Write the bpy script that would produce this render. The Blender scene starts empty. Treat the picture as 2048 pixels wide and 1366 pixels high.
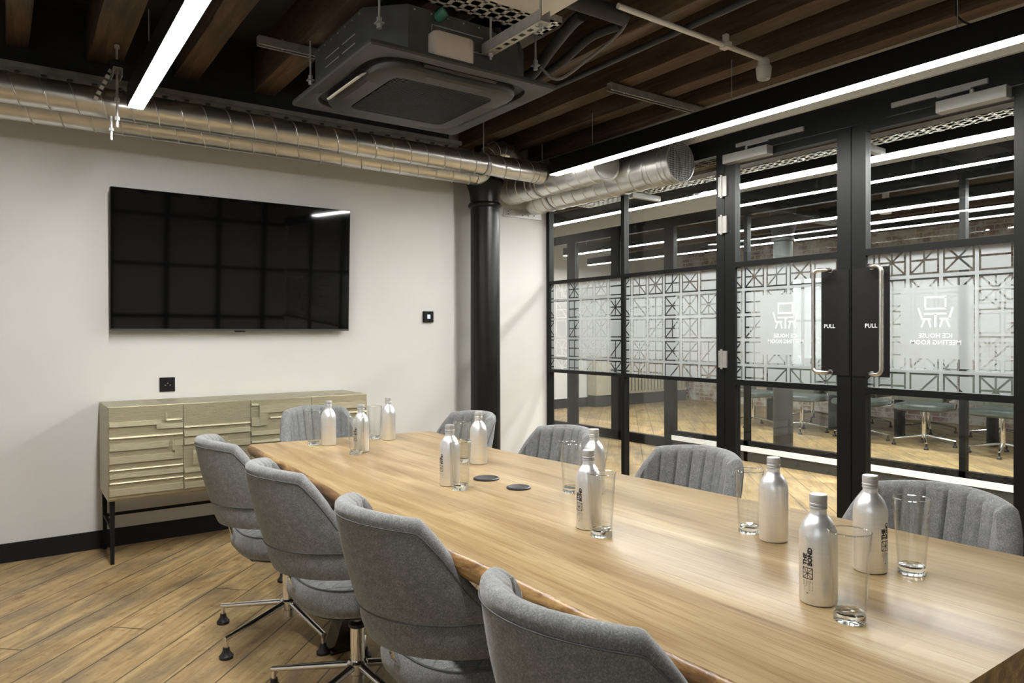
import bpy, math, random
import numpy as np
from mathutils import Vector, Matrix
random.seed(7)
SC = bpy.context.scene
COL = SC.collection
PI = math.pi
sin, cos = math.sin, math.cos

# ------------------------------------------------------------------ materials
class NT:
    def __init__(s, name):
        s.m = bpy.data.materials.new(name); s.m.use_nodes = True
        s.t = s.m.node_tree; s.t.nodes.clear()
        s.out = s.t.nodes.new('ShaderNodeOutputMaterial')
    def n(s, typ, **kw):
        nd = s.t.nodes.new('ShaderNode' + typ)
        for k, v in kw.items(): setattr(nd, k, v)
        return nd
    def l(s, a, b): s.t.links.new(a, b)
    def setin(s, sock, v):
        if isinstance(v, bpy.types.NodeSocket): s.l(v, sock)
        else: sock.default_value = v
    def math(s, op, a, b=0.0, c=None):
        nd = s.n('Math', operation=op); s.setin(nd.inputs[0], a); s.setin(nd.inputs[1], b)
        if c is not None: s.setin(nd.inputs[2], c)
        return nd.outputs[0]
    def coord(s, scale=(1, 1, 1), rot=(0, 0, 0), kind='Object'):
        tc = s.n('TexCoord'); mp = s.n('Mapping')
        mp.inputs['Scale'].default_value = scale; mp.inputs['Rotation'].default_value = rot
        s.l(tc.outputs[kind], mp.inputs['Vector']); return mp.outputs['Vector']
    def noise(s, vec, scale=5, detail=4, rough=.55, dist=0):
        nd = s.n('TexNoise'); s.l(vec, nd.inputs['Vector'])
        nd.inputs['Scale'].default_value = scale; nd.inputs['Detail'].default_value = detail
        nd.inputs['Roughness'].default_value = rough; nd.inputs['Distortion'].default_value = dist
        return nd.outputs['Fac']
    def ramp(s, fac, stops):
        nd = s.n('ValToRGB'); s.l(fac, nd.inputs['Fac']); e = nd.color_ramp.elements
        while len(e) < len(stops): e.new(.5)
        for el, (p, c) in zip(e, stops): el.position = p; el.color = (*c, 1)
        return nd.outputs['Color']
    def mix(s, fac, a, b, mode='MIX'):
        nd = s.n('Mix', data_type='RGBA', blend_type=mode)
        s.setin(nd.inputs[0], fac); s.setin(nd.inputs[6], a if isinstance(a, bpy.types.NodeSocket) else (*a, 1))
        s.setin(nd.inputs[7], b if isinstance(b, bpy.types.NodeSocket) else (*b, 1)); return nd.outputs[2]
    def bump(s, h, strength=.2, dist=.01):
        nd = s.n('Bump'); nd.inputs['Strength'].default_value = strength; nd.inputs['Distance'].default_value = dist
        s.l(h, nd.inputs['Height']); return nd.outputs['Normal']
    def bsdf(s, col=None, rough=.5, metal=0, normal=None, spec=None, **kw):
        b = s.n('BsdfPrincipled')
        if col is not None: s.setin(b.inputs['Base Color'], col if isinstance(col, bpy.types.NodeSocket) else (*col, 1))
        s.setin(b.inputs['Roughness'], rough); s.setin(b.inputs['Metallic'], metal)
        if spec is not None: b.inputs['Specular IOR Level'].default_value = spec
        if normal is not None: s.l(normal, b.inputs['Normal'])
        for k, v in kw.items(): s.setin(b.inputs[k], v)
        return b.outputs[0]
    def done(s, sh): s.l(sh, s.out.inputs['Surface']); return s.m

def plain(name, col, rough=.5, metal=0, var=.12, scale=14, bump=0, spec=None):
    t = NT(name); v = t.coord()
    f = t.noise(v, scale, 5)
    c0 = tuple(min(1, x * (1 - var)) for x in col); c1 = tuple(min(1, x * (1 + var)) for x in col)
    c = t.ramp(f, [(.3, c0), (.7, c1)])
    nrm = t.bump(t.noise(v, scale * 6, 3), bump, .004) if bump else None
    return t.done(t.bsdf(c, rough, metal, nrm, spec))

def wood_along(name, axis, cols, stretch=14, scale=3.0, rough=.45, bump=.12, band=None, spec=None):
    t = NT(name)
    sc = [stretch] * 3; sc[axis] = 1.0
    v = t.coord(tuple(sc))
    n1 = t.noise(v, scale, 6, .6, .6)
    c = t.ramp(n1, [(.28, cols[0]), (.5, cols[1]), (.72, cols[2])])
    v2 = t.coord(tuple(x * 3.2 if i != axis else 1.4 for i, x in enumerate(sc)))
    n2 = t.noise(v2, scale * 2.2, 3, .6)
    c = t.mix(t.math('MULTIPLY', n2, .38), c, tuple(x * .45 for x in cols[0]), 'MIX')
    return t.done(t.bsdf(c, rough, 0, t.bump(n2, bump, .004), spec))

def mk_floor():
    t = NT('floorboards')
    tc = t.n('TexCoord'); vr = t.n('VectorRotate', rotation_type='Z_AXIS'); vr.inputs['Angle'].default_value = -PI / 4 - .012
    t.l(tc.outputs['Object'], vr.inputs['Vector'])
    sp = t.n('SeparateXYZ'); t.l(vr.outputs[0], sp.inputs[0]); u, w = sp.outputs[0], sp.outputs[1]
    PW = .182
    wv = t.math('DIVIDE', w, PW); idx = t.math('FLOOR', wv); fr = t.math('FRACT', wv)
    wn = t.n('TexWhiteNoise', noise_dimensions='1D'); t.l(idx, wn.inputs['W'])
    u2 = t.math('ADD', u, t.math('MULTIPLY', wn.outputs['Value'], 7.0)); us = t.math('DIVIDE', u2, 2.7)
    seg = t.math('FLOOR', us); uf = t.math('FRACT', us)
    cb = t.n('CombineXYZ'); t.l(idx, cb.inputs[0]); t.l(seg, cb.inputs[1])
    wn2 = t.n('TexWhiteNoise', noise_dimensions='2D'); t.l(cb.outputs[0], wn2.inputs['Vector'])
    rnd = wn2.outputs['Value']
    # grain space
    g = t.n('CombineXYZ'); t.l(t.math('MULTIPLY', u2, 1.5), g.inputs[0]); t.l(t.math('MULTIPLY', w, 17.0), g.inputs[1])
    t.l(t.math('MULTIPLY', rnd, 40.0), g.inputs[2])
    n1 = t.noise(g.outputs[0], 1.6, 6, .62, 1.1)
    c = t.ramp(n1, [(.2, (.155, .088, .034)), (.42, (.335, .225, .100)), (.58, (.44, .315, .150)), (.8, (.52, .39, .205))])
    c = t.mix(t.math('MULTIPLY', rnd, .5), c, (.27, .175, .085))
    # grey worn streaks
    g2 = t.n('CombineXYZ'); t.l(t.math('MULTIPLY', u, 1.1), g2.inputs[0]); t.l(t.math('MULTIPLY', w, 4.2), g2.inputs[1])
    n2 = t.noise(g2.outputs[0], 1.5, 5, .6, .8)
    c = t.mix(t.math('MULTIPLY', t.math('GREATER_THAN', n2, 0), t.ramp(n2, [(.46, (0, 0, 0)), (.68, (.8, .8, .8))])), c, (.145, .112, .076))
    # reddish scars and knots
    g3 = t.n('CombineXYZ'); t.l(t.math('MULTIPLY', u, 3.0), g3.inputs[0]); t.l(t.math('MULTIPLY', w, 6.0), g3.inputs[1]); 
    vo = t.n('TexVoronoi'); vo.inputs['Scale'].default_value = 1.0; t.l(g3.outputs[0], vo.inputs['Vector'])
    k = t.ramp(vo.outputs['Distance'], [(.03, (.8, .8, .8)), (.16, (0, 0, 0))])
    c = t.mix(k, c, (.16, .062, .026))
    n4 = t.noise(t.coord((9, 9, 9)), 2.3, 6, .7)
    c = t.mix(t.ramp(n4, [(.55, (0, 0, 0)), (.70, (.7, .7, .7))]), c, (.12, .072, .036))
    n5 = t.noise(t.coord((1.1, 1.1, 1.1)), 1.3, 5, .65)
    c = t.mix(t.ramp(n5, [(.50, (0, 0, 0)), (.68, (.6, .6, .6))]), c, (.13, .082, .040))
    # gaps
    ed = t.math('MINIMUM', fr, t.math('SUBTRACT', 1.0, fr))
    gn = t.math('MULTIPLY', t.noise(t.coord((3, 3, 3)), 2.0, 2), .035)
    ga = t.math('LESS_THAN', ed, t.math('ADD', gn, .002))
    eu = t.math('LESS_THAN', t.math('MINIMUM', uf, t.math('SUBTRACT', 1.0, uf)), .0013)
    gap = t.math('MAXIMUM', ga, eu)
    c = t.mix(t.math('MULTIPLY', gap, .82), c, (.028, .020, .014))
    h = t.math('SUBTRACT', t.math('MULTIPLY', n1, .5), t.math('MULTIPLY', gap, 1.4))
    ro = t.math('ADD', t.math('MULTIPLY', n2, .22), .34)
    return t.done(t.bsdf(c, ro, 0, t.bump(h, .35, .003), .4))

def mk_table():
    t = NT('oak_top')
    v = t.coord((11, .75, 11)); n1 = t.noise(v, 1.5, 6, .6, .7)
    tc = t.n('TexCoord'); sp = t.n('SeparateXYZ'); t.l(tc.outputs['Object'], sp.inputs[0])
    st = t.math('DIVIDE', t.math('ADD', sp.outputs[0], t.math('MULTIPLY', sp.outputs[1], .012)), .118)
    idx = t.math('FLOOR', st)
    wn = t.n('TexWhiteNoise', noise_dimensions='1D'); t.l(idx, wn.inputs['W'])
    yy = t.math('FLOOR', t.math('DIVIDE', t.math('ADD', sp.outputs[1], t.math('MULTIPLY', wn.outputs['Value'], 5.0)), .95))
    cb = t.n('CombineXYZ'); t.l(idx, cb.inputs[0]); t.l(yy, cb.inputs[1])
    wn2 = t.n('TexWhiteNoise', noise_dimensions='2D'); t.l(cb.outputs[0], wn2.inputs['Vector'])
    c = t.ramp(n1, [(.25, (.175, .110, .047)), (.45, (.36, .257, .132)), (.68, (.48, .375, .215))])
    c = t.mix(t.math('MULTIPLY', wn2.outputs['Value'], .34), c, (.20, .125, .06))
    v2 = t.coord((55, 1.4, 55)); n2 = t.noise(v2, 2.6, 4, .65, .8)
    c = t.mix(t.ramp(n2, [(.5, (0, 0, 0)), (.68, (.5, .5, .5))]), c, (.14, .085, .038))
    n3 = t.noise(t.coord((2.2, 1.1, 2)), 1.3, 3)
    c = t.mix(t.ramp(n3, [(.45, (0, 0, 0)), (.7, (.42, .42, .42))]), c, (.15, .097, .050))
    return t.done(t.bsdf(c, .29, 0, t.bump(n2, .05, .002), .10))

def mk_bark():
    t = NT('live_edge')
    v = t.coord((6, 1.6, 9)); n = t.noise(v, 2.4, 6, .65, 1.2)
    c = t.ramp(n, [(.3, (.055, .026, .010)), (.47, (.19, .098, .034)), (.6, (.42, .255, .095)), (.75, (.60, .40, .17))])
    return t.done(t.bsdf(c, .33, 0, t.bump(n, .4, .008), .5))

def mk_fabric(name, quilt=False):
    t = NT(name); v = t.coord()
    n = t.noise(v, 330, 2, .7); n2 = t.noise(v, 60, 3, .6)
    f = t.math('ADD', t.math('MULTIPLY', n, .7), t.math('MULTIPLY', n2, .3))
    c = t.ramp(f, [(.32, (.11, .115, .115)), (.52, (.195, .20, .198)), (.68, (.32, .325, .32))])
    h = t.math('MULTIPLY', n, .25)
    if quilt:
        sp = t.n('SeparateXYZ'); t.l(t.coord(), sp.inputs[0])
        def lines(a):
            fr = t.math('FRACT', t.math('ADD', t.math('DIVIDE', a, .062), 40.0))
            d = t.math('MINIMUM', fr, t.math('SUBTRACT', 1.0, fr))
            return t.math('MINIMUM', t.math('MULTIPLY', d, 9.0), 1.0)
        a = t.math('ADD', sp.outputs[0], t.math('MULTIPLY', sp.outputs[1], .62)); b = t.math('SUBTRACT', sp.outputs[0], t.math('MULTIPLY', sp.outputs[1], .62))
        q = t.math('MINIMUM', lines(a), lines(b))
        h = t.math('ADD', h, t.math('MULTIPLY', q, 2.0))
        c = t.mix(t.math('MULTIPLY', t.math('SUBTRACT', 1.0, q), .35), c, (.06, .063, .063))
    return t.done(t.bsdf(c, .95, 0, t.bump(h, .5, .003), .15, **{'Sheen Weight': .25, 'Sheen Roughness': .5}))

def mk_alu():
    t = NT('brushed_aluminium')
    n = t.noise(t.coord((3, 3, 90)), 6, 4, .6)
    c = t.ramp(n, [(.3, (.84, .84, .84)), (.7, (.90, .90, .90))])
    return t.done(t.bsdf(c, .34, .82, t.bump(n, .010, .001)))

def mk_galv():
    t = NT('galvanised_steel')
    v = t.coord(); n = t.noise(v, 9, 4, .6); n2 = t.noise(v, 60, 3)
    c = t.ramp(n, [(.3, (.54, .53, .50)), (.7, (.64, .63, .595))])
    return t.done(t.bsdf(c, t.math('ADD', t.math('MULTIPLY', n2, .08), .27), .95, t.bump(n, .03, .004)))

def mk_brass():
    t = NT('champagne_metal')
    n = t.noise(t.coord((2, 2, 26)), 7, 5, .65); n2 = t.noise(t.coord(), 160, 3, .6)
    c = t.ramp(n, [(.3, (.38, .345, .235)), (.7, (.52, .48, .345))])
    h = t.math('ADD', t.math('MULTIPLY', n2, .8), n)
    return t.done(t.bsdf(c, .47, .85, t.bump(h, .35, .003)))

def schlick(t, f0=.04, pw=5.0):
    lw = t.n('LayerWeight'); lw.inputs['Blend'].default_value = .5
    p = t.math('POWER', lw.outputs['Facing'], pw)
    return t.math('ADD', t.math('MULTIPLY', p, 1 - f0), f0)

def mk_pane(name, tint=(.93, .95, .945), f0=.045, pw=5.0):
    t = NT(name)
    tr = t.n('BsdfTransparent'); tr.inputs[0].default_value = (*tint, 1)
    gl = t.n('BsdfGlossy'); gl.inputs['Roughness'].default_value = 0.0
    mx = t.n('MixShader'); t.l(schlick(t, f0, pw), mx.inputs[0]); t.l(tr.outputs[0], mx.inputs[1]); t.l(gl.outputs[0], mx.inputs[2])
    return t.done(mx.outputs[0])

def mk_solidglass():
    t = NT('solid_glass'); g = t.n('BsdfGlass'); g.inputs['IOR'].default_value = 1.46; g.inputs['Roughness'].default_value = 0
    g.inputs['Color'].default_value = (.97, .985, .98, 1)
    return t.done(g.outputs[0])

def mk_film(name, y0, z0, cell, blank=None):
    """frosted film with clear-cut geometric line pattern; blank = (ylo, yhi, zlo, zhi) left plain"""
    t = NT(name)
    sp = t.n('SeparateXYZ'); tc = t.n('TexCoord'); t.l(tc.outputs['Object'], sp.inputs[0])
    Y, Z = sp.outputs[1], sp.outputs[2]
    a = t.math('DIVIDE', t.math('SUBTRACT', Y, y0), cell); b = t.math('DIVIDE', t.math('SUBTRACT', Z, z0), cell)
    ia, ib = t.math('FLOOR', a), t.math('FLOOR', b)
    fa, fb = t.math('SUBTRACT', t.math('FRACT', a), .5), t.math('SUBTRACT', t.math('FRACT', b), .5)
    cb = t.n('CombineXYZ'); t.l(ia, cb.inputs[0]); t.l(ib, cb.inputs[1]); cb.inputs[2].default_value = .37
    wn = t.n('TexWhiteNoise', noise_dimensions='3D'); t.l(cb.outputs[0], wn.inputs['Vector'])
    sc = t.n('SeparateColor'); t.l(wn.outputs['Color'], sc.inputs[0]); r, g, bl = sc.outputs
    W = .030; IN = .445
    aa, ab = t.math('ABSOLUTE', fa), t.math('ABSOLUTE', fb)
    inside = t.math('LESS_THAN', t.math('MAXIMUM', aa, ab), IN)
    frame = t.math('MULTIPLY', inside, t.math('GREATER_THAN', t.math('MAXIMUM', aa, ab), IN - 2 * W))
    lt = lambda x, w: t.math('LESS_THAN', x, w)
    AND = lambda x, y: t.math('MULTIPLY', x, y)
    OR = lambda x, y: t.math('MAXIMUM', x, y)
    vert = AND(lt(aa, W), t.math('GREATER_THAN', r, .25))
    hori = AND(lt(ab, W), t.math('GREATER_THAN', g, .35))
    d1 = AND(lt(t.math('ABSOLUTE', t.math('SUBTRACT', fa, fb)), W * 1.4), t.math('GREATER_THAN', bl, .30))
    d2 = AND(lt(t.math('ABSOLUTE', t.math('ADD', fa, fb)), W * 1.4), lt(t.math('ABSOLUTE', t.math('SUBTRACT', r, .45)), .34))
    pat = OR(frame, AND(inside, OR(OR(vert, hori), OR(d1, d2))))
    if blank:
        ylo, yhi, zlo, zhi = blank
        inb = AND(AND(t.math('GREATER_THAN', Y, ylo), lt(Y, yhi)), AND(t.math('GREATER_THAN', Z, zlo), lt(Z, zhi)))
        pat = AND(pat, t.math('SUBTRACT', 1.0, inb))
    tr = t.n('BsdfTransparent'); tr.inputs[0].default_value = (1, 1, 1, 1)
    df = t.n('BsdfDiffuse'); df.inputs[0].default_value = (.37, .385, .39, 1)
    tl = t.n('BsdfTranslucent'); tl.inputs[0].default_value = (.37, .385, .39, 1)
    m1 = t.n('MixShader'); m1.inputs[0].default_value = .5; t.l(df.outputs[0], m1.inputs[1]); t.l(tl.outputs[0], m1.inputs[2])
    m2 = t.n('MixShader'); t.l(t.math('SUBTRACT', .60, t.math('MULTIPLY', pat, .60)), m2.inputs[0])
    t.l(tr.outputs[0], m2.inputs[1]); t.l(m1.outputs[0], m2.inputs[2])
    return t.done(m2.outputs[0])

def mk_emit(name, col, strength):
    t = NT(name); e = t.n('Emission'); e.inputs[0].default_value = (*col, 1); e.inputs[1].default_value = strength
    return t.done(e.outputs[0])

def mk_brick():
    t = NT('old_painted_brick')
    tc = t.n('TexCoord'); sp = t.n('SeparateXYZ'); t.l(tc.outputs['Object'], sp.inputs[0])
    cb = t.n('CombineXYZ'); t.l(sp.outputs[1], cb.inputs[0]); t.l(sp.outputs[2], cb.inputs[1])
    b = t.n('TexBrick'); t.l(cb.outputs[0], b.inputs['Vector'])
    b.inputs['Scale'].default_value = 1.0; b.inputs['Brick Width'].default_value = .225; b.inputs['Row Height'].default_value = .075
    b.inputs['Mortar Size'].default_value = .009
    b.inputs['Color1'].default_value = (.30, .17, .125, 1); b.inputs['Color2'].default_value = (.20, .115, .09, 1); b.inputs['Mortar'].default_value = (.42, .39, .35, 1)
    n = t.noise(t.coord(), 5, 6, .7)
    c = t.mix(t.ramp(n, [(.42, (0, 0, 0)), (.56, (.9, .9, .9))]), b.outputs['Color'], (.52, .49, .44))
    return t.done(t.bsdf(c, .85, 0, t.bump(b.outputs['Fac'], .5, .01)))

def mk_wall():
    t = NT('painted_plaster'); v = t.coord(); n = t.noise(v, 2.2, 3)
    c = t.ramp(n, [(.3, (.585, .572, .548)), (.7, (.61, .597, .572))])
    return t.done(t.bsdf(c, .8, 0, t.bump(t.noise(v, 240, 2), .05, .002), .3))

def mk_joist(name, cols):
    t = NT(name)
    n1 = t.noise(t.coord((16, 1.0, 16)), 2.2, 6, .62, .8); n2 = t.noise(t.coord((1.5, .7, 1.5)), 2.5, 4, .6)
    c = t.ramp(n1, [(.25, cols[0]), (.52, cols[1]), (.78, cols[2])])
    c = t.mix(t.ramp(n2, [(.35, (0, 0, 0)), (.7, (.75, .75, .75))]), c, tuple(x * .55 for x in cols[0]))
    n3 = t.noise(t.coord((30, 3, 30)), 3.5, 4, .7)
    c = t.mix(t.ramp(n3, [(.66, (0, 0, 0)), (.76, (.5, .5, .5))]), c, (.30, .20, .12))
    return t.done(t.bsdf(c, .6, 0, t.bump(n1, .4, .006), .35))

def mk_column():
    t = NT('black_cast_iron'); v = t.coord(); n = t.noise(v, 70, 5, .7)
    return t.done(t.bsdf((.0045, .0045, .005), .30, 0, t.bump(n, .35, .004), .35))

M = {}
M['wall'] = mk_wall()
M['cream'] = plain('bulkhead_paint', (.60, .56, .48), .75, var=.03)
M['floor'] = mk_floor(); M['table'] = mk_table(); M['bark'] = mk_bark()
M['joist'] = mk_joist('old_joist', [(.052, .034, .022), (.115, .072, .042), (.20, .130, .076)])
M['ceil'] = plain('dark_ceiling', (.034, .036, .038), .85, var=.25, scale=3)
M['black'] = plain('black_powder_coat', (.0045, .005, .0052), .42, var=.1, scale=30, spec=.22)
M['blackm'] = plain('matt_black', (.006, .006, .0063), .6, var=.1, scale=30, spec=.2)
M['skirt'] = plain('black_skirting_paint', (.008, .008, .0083), .5, var=.1, spec=.25)
M['beam'] = plain('painted_steel_beam', (.020, .021, .022), .55, var=.3, scale=5)
M['flange'] = plain('grey_flange_paint', (.17, .165, .15), .6, var=.25, scale=12)
M['galv'] = mk_galv(); M['alu'] = mk_alu(); M['brass'] = mk_brass()
M['strut'] = plain('zinc_strut', (.42, .42, .40), .45, .7, var=.15, scale=20)
M['zinc'] = plain('bright_zinc', (.46, .46, .445), .5, .6, var=.15, scale=25)
M['tray'] = plain('pale_tray_zinc', (.70, .70, .68), .45, .45, var=.08, scale=25)
M['chrome'] = plain('polished_chrome', (.74, .74, .75), .05, 1, var=.02)
M['steel'] = plain('satin_stainless', (.62, .59, .55), .25, 1, var=.05, scale=40)
M['fabric'] = mk_fabric('grey_wool'); M['quilt'] = mk_fabric('grey_wool_quilted', True)
M['piping'] = plain('dark_thread', (.10, .103, .103), .95, var=.2, scale=90)
M['rubber'] = plain('black_rubber', (.012, .012, .013), .42, var=.1, scale=40)
M['iron'] = mk_column()
M['pane'] = mk_pane('clear_glazing'); M['tumbler'] = mk_pane('tumbler_glass', (.985, .99, .987), .045, 3.6)
M['glass'] = mk_solidglass()
M['screen'] = plain('black_screen', (.0025, .0026, .0028), .035, var=.05, spec=.5)
M['white'] = plain('white_plastic', (.62, .60, .56), .45, var=.03)
M['offwhite'] = plain('aged_cream_plastic', (.50, .44, .375), .5, var=.05)
M['greymetal'] = plain('grey_sheet_metal', (.11, .115, .11), .42, .6, var=.18, scale=10)
M['acblack'] = plain('dark_grey_plastic', (.036, .037, .034), .5, var=.08)
M['acdark'] = plain('louvre_black', (.010, .0105, .012), .5, var=.1)
M['silver'] = plain('silver_closer_paint', (.27, .262, .24), .42, .3, var=.04)
M['print'] = plain('black_print', (.012, .012, .012), .6, var=.02)
M['sign'] = plain('white_vinyl', (.80, .83, .83), .6, var=.02)
M['led'] = mk_emit('lamp_diffuser', (1.0, .985, .96), 21.0)
M['brick'] = mk_brick()
M['leather'] = plain('green_grey_leather', (.075, .09, .08), .4, var=.12, scale=20)
M['slat'] = plain('cream_slats', (.46, .40, .30), .55, var=.08)
M['sill'] = plain('white_gloss', (.78, .79, .80), .4, var=.02)
M['insul'] = plain('black_insulation', (.022, .023, .022), .75, var=.2, scale=30)
M['cable'] = plain('grey_cable', (.16, .155, .145), .5, var=.1)
M['copper'] = plain('green_cap', (.03, .16, .11), .5, var=.1)
M['bluescreen'] = mk_emit('small_display', (.35, .5, .9), .5)
M['tabledark'] = plain('dark_laminate', (.05, .048, .045), .4, var=.1)
M['legmetal'] = plain('dark_polished_steel', (.10, .095, .085), .2, .9, var=.1)

# ------------------------------------------------------------------ mesh builder
class MB:
    def __init__(s): s.v = []; s.f = []; s.mi = []
    def add(s, vs, fs, mi=0):
        o = len(s.v); s.v += [tuple(v) for v in vs]; s.f += [tuple(o + i for i in f) for f in fs]; s.mi += [mi] * len(fs); return s
    def box(s, x0, x1, y0, y1, z0, z1, mi=0):
        v = [(x, y, z) for z in (z0, z1) for y in (y0, y1) for x in (x0, x1)]
        return s.add(v, [(0, 2, 3, 1), (4, 5, 7, 6), (0, 1, 5, 4), (2, 6, 7, 3), (0, 4, 6, 2), (1, 3, 7, 5)], mi)
    def obox(s, p0, p1, w, h, up=(0, 0, 1), mi=0):
        p0, p1 = Vector(p0), Vector(p1); d = (p1 - p0).normalized(); up = Vector(up)
        sd = d.cross(up)
        if sd.length < 1e-4: sd = d.cross(Vector((1, 0, 0)))
        sd.normalize(); u = sd.cross(d)
        v = [p + sd * a * w / 2 + u * b * h / 2 for p in (p0, p1) for a, b in ((-1, -1), (1, -1), (1, 1), (-1, 1))]
        return s.add(v, [(0, 3, 2, 1), (4, 5, 6, 7), (0, 1, 5, 4), (1, 2, 6, 5), (2, 3, 7, 6), (3, 0, 4, 7)], mi)
    def rings(s, rs, cap0=True, cap1=True, closed=True, mi=0):
        n = len(rs[0]); vs = [p for r in rs for p in r]; fs = []
        for i in range(len(rs) - 1):
            for j in range(n if closed else n - 1):
                k = (j + 1) % n
                fs.append((i * n + j, i * n + k, (i + 1) * n + k, (i + 1) * n + j))
        if cap0: fs.append(tuple(range(n - 1, -1, -1)))
        if cap1: fs.append(tuple((len(rs) - 1) * n + j for j in range(n)))
        return s.add(vs, fs, mi)
    def tube(s, path, r, n=12, caps=True, mi=0):
        P = [Vector(p) for p in path]; rs = []
        if not isinstance(r, (list, tuple)): r = [r] * len(P)
        ref = None
        for i, p in enumerate(P):
            d = (P[min(i + 1, len(P) - 1)] - P[max(i - 1, 0)]).normalized()
            if ref is None:
                ref = d.cross(Vector((0, 0, 1)))
                if ref.length < 1e-3: ref = d.cross(Vector((1, 0, 0)))
            a = (ref - d * ref.dot(d)).normalized(); b = d.cross(a); ref = a
            rs.append([p + (a * cos(2 * PI * j / n) + b * sin(2 * PI * j / n)) * r[i] for j in range(n)])
        return s.rings(rs, caps, caps, mi=mi)
    def lathe(s, prof, n=32, c=(0, 0, 0), cap0=True, cap1=True, mi=0):
        rs = [[(c[0] + r * cos(2 * PI * j / n), c[1] + r * sin(2 * PI * j / n), c[2] + z) for j in range(n)] for r, z in prof]
        return s.rings(rs, cap0, cap1, mi=mi)
    def prism(s, poly, z0, z1, mi=0):
        return s.rings([[(x, y, z0) for x, y in poly], [(x, y, z1) for x, y in poly]], mi=mi)
    def shift(s, d):
        s.v = [(x + d[0], y + d[1], z + d[2]) for x, y, z in s.v]; return s
    def build(s, name, mats, parent=None, ang=35, bevel=0, off=None):
        me = bpy.data.meshes.new(name)
        if off is not None: s.shift((-off[0], -off[1], -off[2]))
        me.from_pydata(s.v, [], s.f)
        mats = mats if isinstance(mats, (list, tuple)) else [mats]
        for m in mats: me.materials.append(M[m] if isinstance(m, str) else m)
        if len(mats) > 1: me.polygons.foreach_set('material_index', s.mi)
        me.polygons.foreach_set('use_smooth', [True] * len(me.polygons))
        me.update(); me.validate()
        me.set_sharp_from_angle(angle=math.radians(ang))
        o = bpy.data.objects.new(name, me); COL.objects.link(o)
        if parent is not None: o.parent = parent
        if bevel:
            b = o.modifiers.new('edge', 'BEVEL'); b.width = bevel; b.segments = 2; b.limit_method = 'ANGLE'
        return o

    def split(s, name, mats, parent=None, **kw):
        par = list(range(len(s.v)))
        def fd(a):
            while par[a] != a: par[a] = par[par[a]]; a = par[a]
            return a
        for f in s.f:
            for a in f[1:]: par[fd(a)] = fd(f[0])
        g = {}
        for f in s.f: g.setdefault(fd(f[0]), []).append(f)
        out = []
        for fs in g.values():
            ids = sorted({i for f in fs for i in f}); mp = {i: k for k, i in enumerate(ids)}
            out.append(MB().add([s.v[i] for i in ids], [tuple(mp[i] for i in f) for f in fs]).build(name, mats, parent, **kw))
        return out

def tag(o, label=None, cat=None, group=None, kind=None):
    if label: o['label'] = label
    if cat: o['category'] = cat
    if group: o['group'] = group
    if kind: o['kind'] = kind
    return o
def thing(name, label, cat, loc=(0, 0, 0), rz=0, group=None, kind=None):
    o = bpy.data.objects.new(name, None); COL.objects.link(o); o.empty_display_size = .1
    o.location = loc; o.rotation_euler = (0, 0, rz)
    return tag(o, label, cat, group, kind)
def kids(o): return [c for c in bpy.data.objects if c.parent == o]
def copy_tree(o, parent=None):
    c = o.copy(); COL.objects.link(c)
    if parent is not None: c.parent = parent
    for ch in kids(o): copy_tree(ch, c)
    return c
def struct(name, mb, mat, **kw):
    return tag(mb.build(name, mat, **kw), kind='structure')
def arc(c, r, a0, a1, n, ax=(1, 0, 0), ay=(0, 1, 0)):
    c, ax, ay = Vector(c), Vector(ax), Vector(ay)
    return [c + ax * (r * cos(a0 + (a1 - a0) * i / n)) + ay * (r * sin(a0 + (a1 - a0) * i / n)) for i in range(n + 1)]
def text_mesh(txt, size, offset=.0, align='CENTER', space=.9):
    cu = bpy.data.curves.new('t', 'FONT'); cu.body = txt; cu.size = size; cu.align_x = align; cu.align_y = 'CENTER'
    cu.offset = offset; cu.space_line = space; cu.resolution_u = 2
    o = bpy.data.objects.new('t', cu); COL.objects.link(o)
    dg = bpy.context.evaluated_depsgraph_get(); dg.update()
    me = bpy.data.meshes.new_from_object(o.evaluated_get(dg))
    vs = [tuple(v.co) for v in me.vertices]; fs = [tuple(p.vertices) for p in me.polygons]
    bpy.data.objects.remove(o); bpy.data.curves.remove(cu); bpy.data.meshes.remove(me)
    return vs, fs
EXPOSURE = 2.65
SKY = 0.3
# ------------------------------------------------------------------ camera
CAM_Z = 1.25
f_px, yaw, pitch, roll = 1433.5, math.radians(35.41), math.radians(-.344), math.radians(-.164)
fwd = Vector((sin(yaw) * cos(pitch), cos(yaw) * cos(pitch), sin(pitch)))
rt = Vector((cos(yaw), -sin(yaw), 0)); upv = rt.cross(fwd)
R_ = rt * cos(roll) + upv * sin(roll); U_ = upv * cos(roll) - rt * sin(roll)
cd = bpy.data.cameras.new('camera'); cam = bpy.data.objects.new('camera', cd); COL.objects.link(cam)
cd.sensor_width = 36; cd.sensor_fit = 'HORIZONTAL'; cd.lens = f_px / 2048 * 36; cd.shift_y = -5.16 / 2048; cd.clip_start = .02
mw = Matrix((R_, U_, -fwd)).transposed().to_4x4(); mw.translation = (0, 0, CAM_Z); cam.matrix_world = mw
SC.camera = cam

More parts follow.
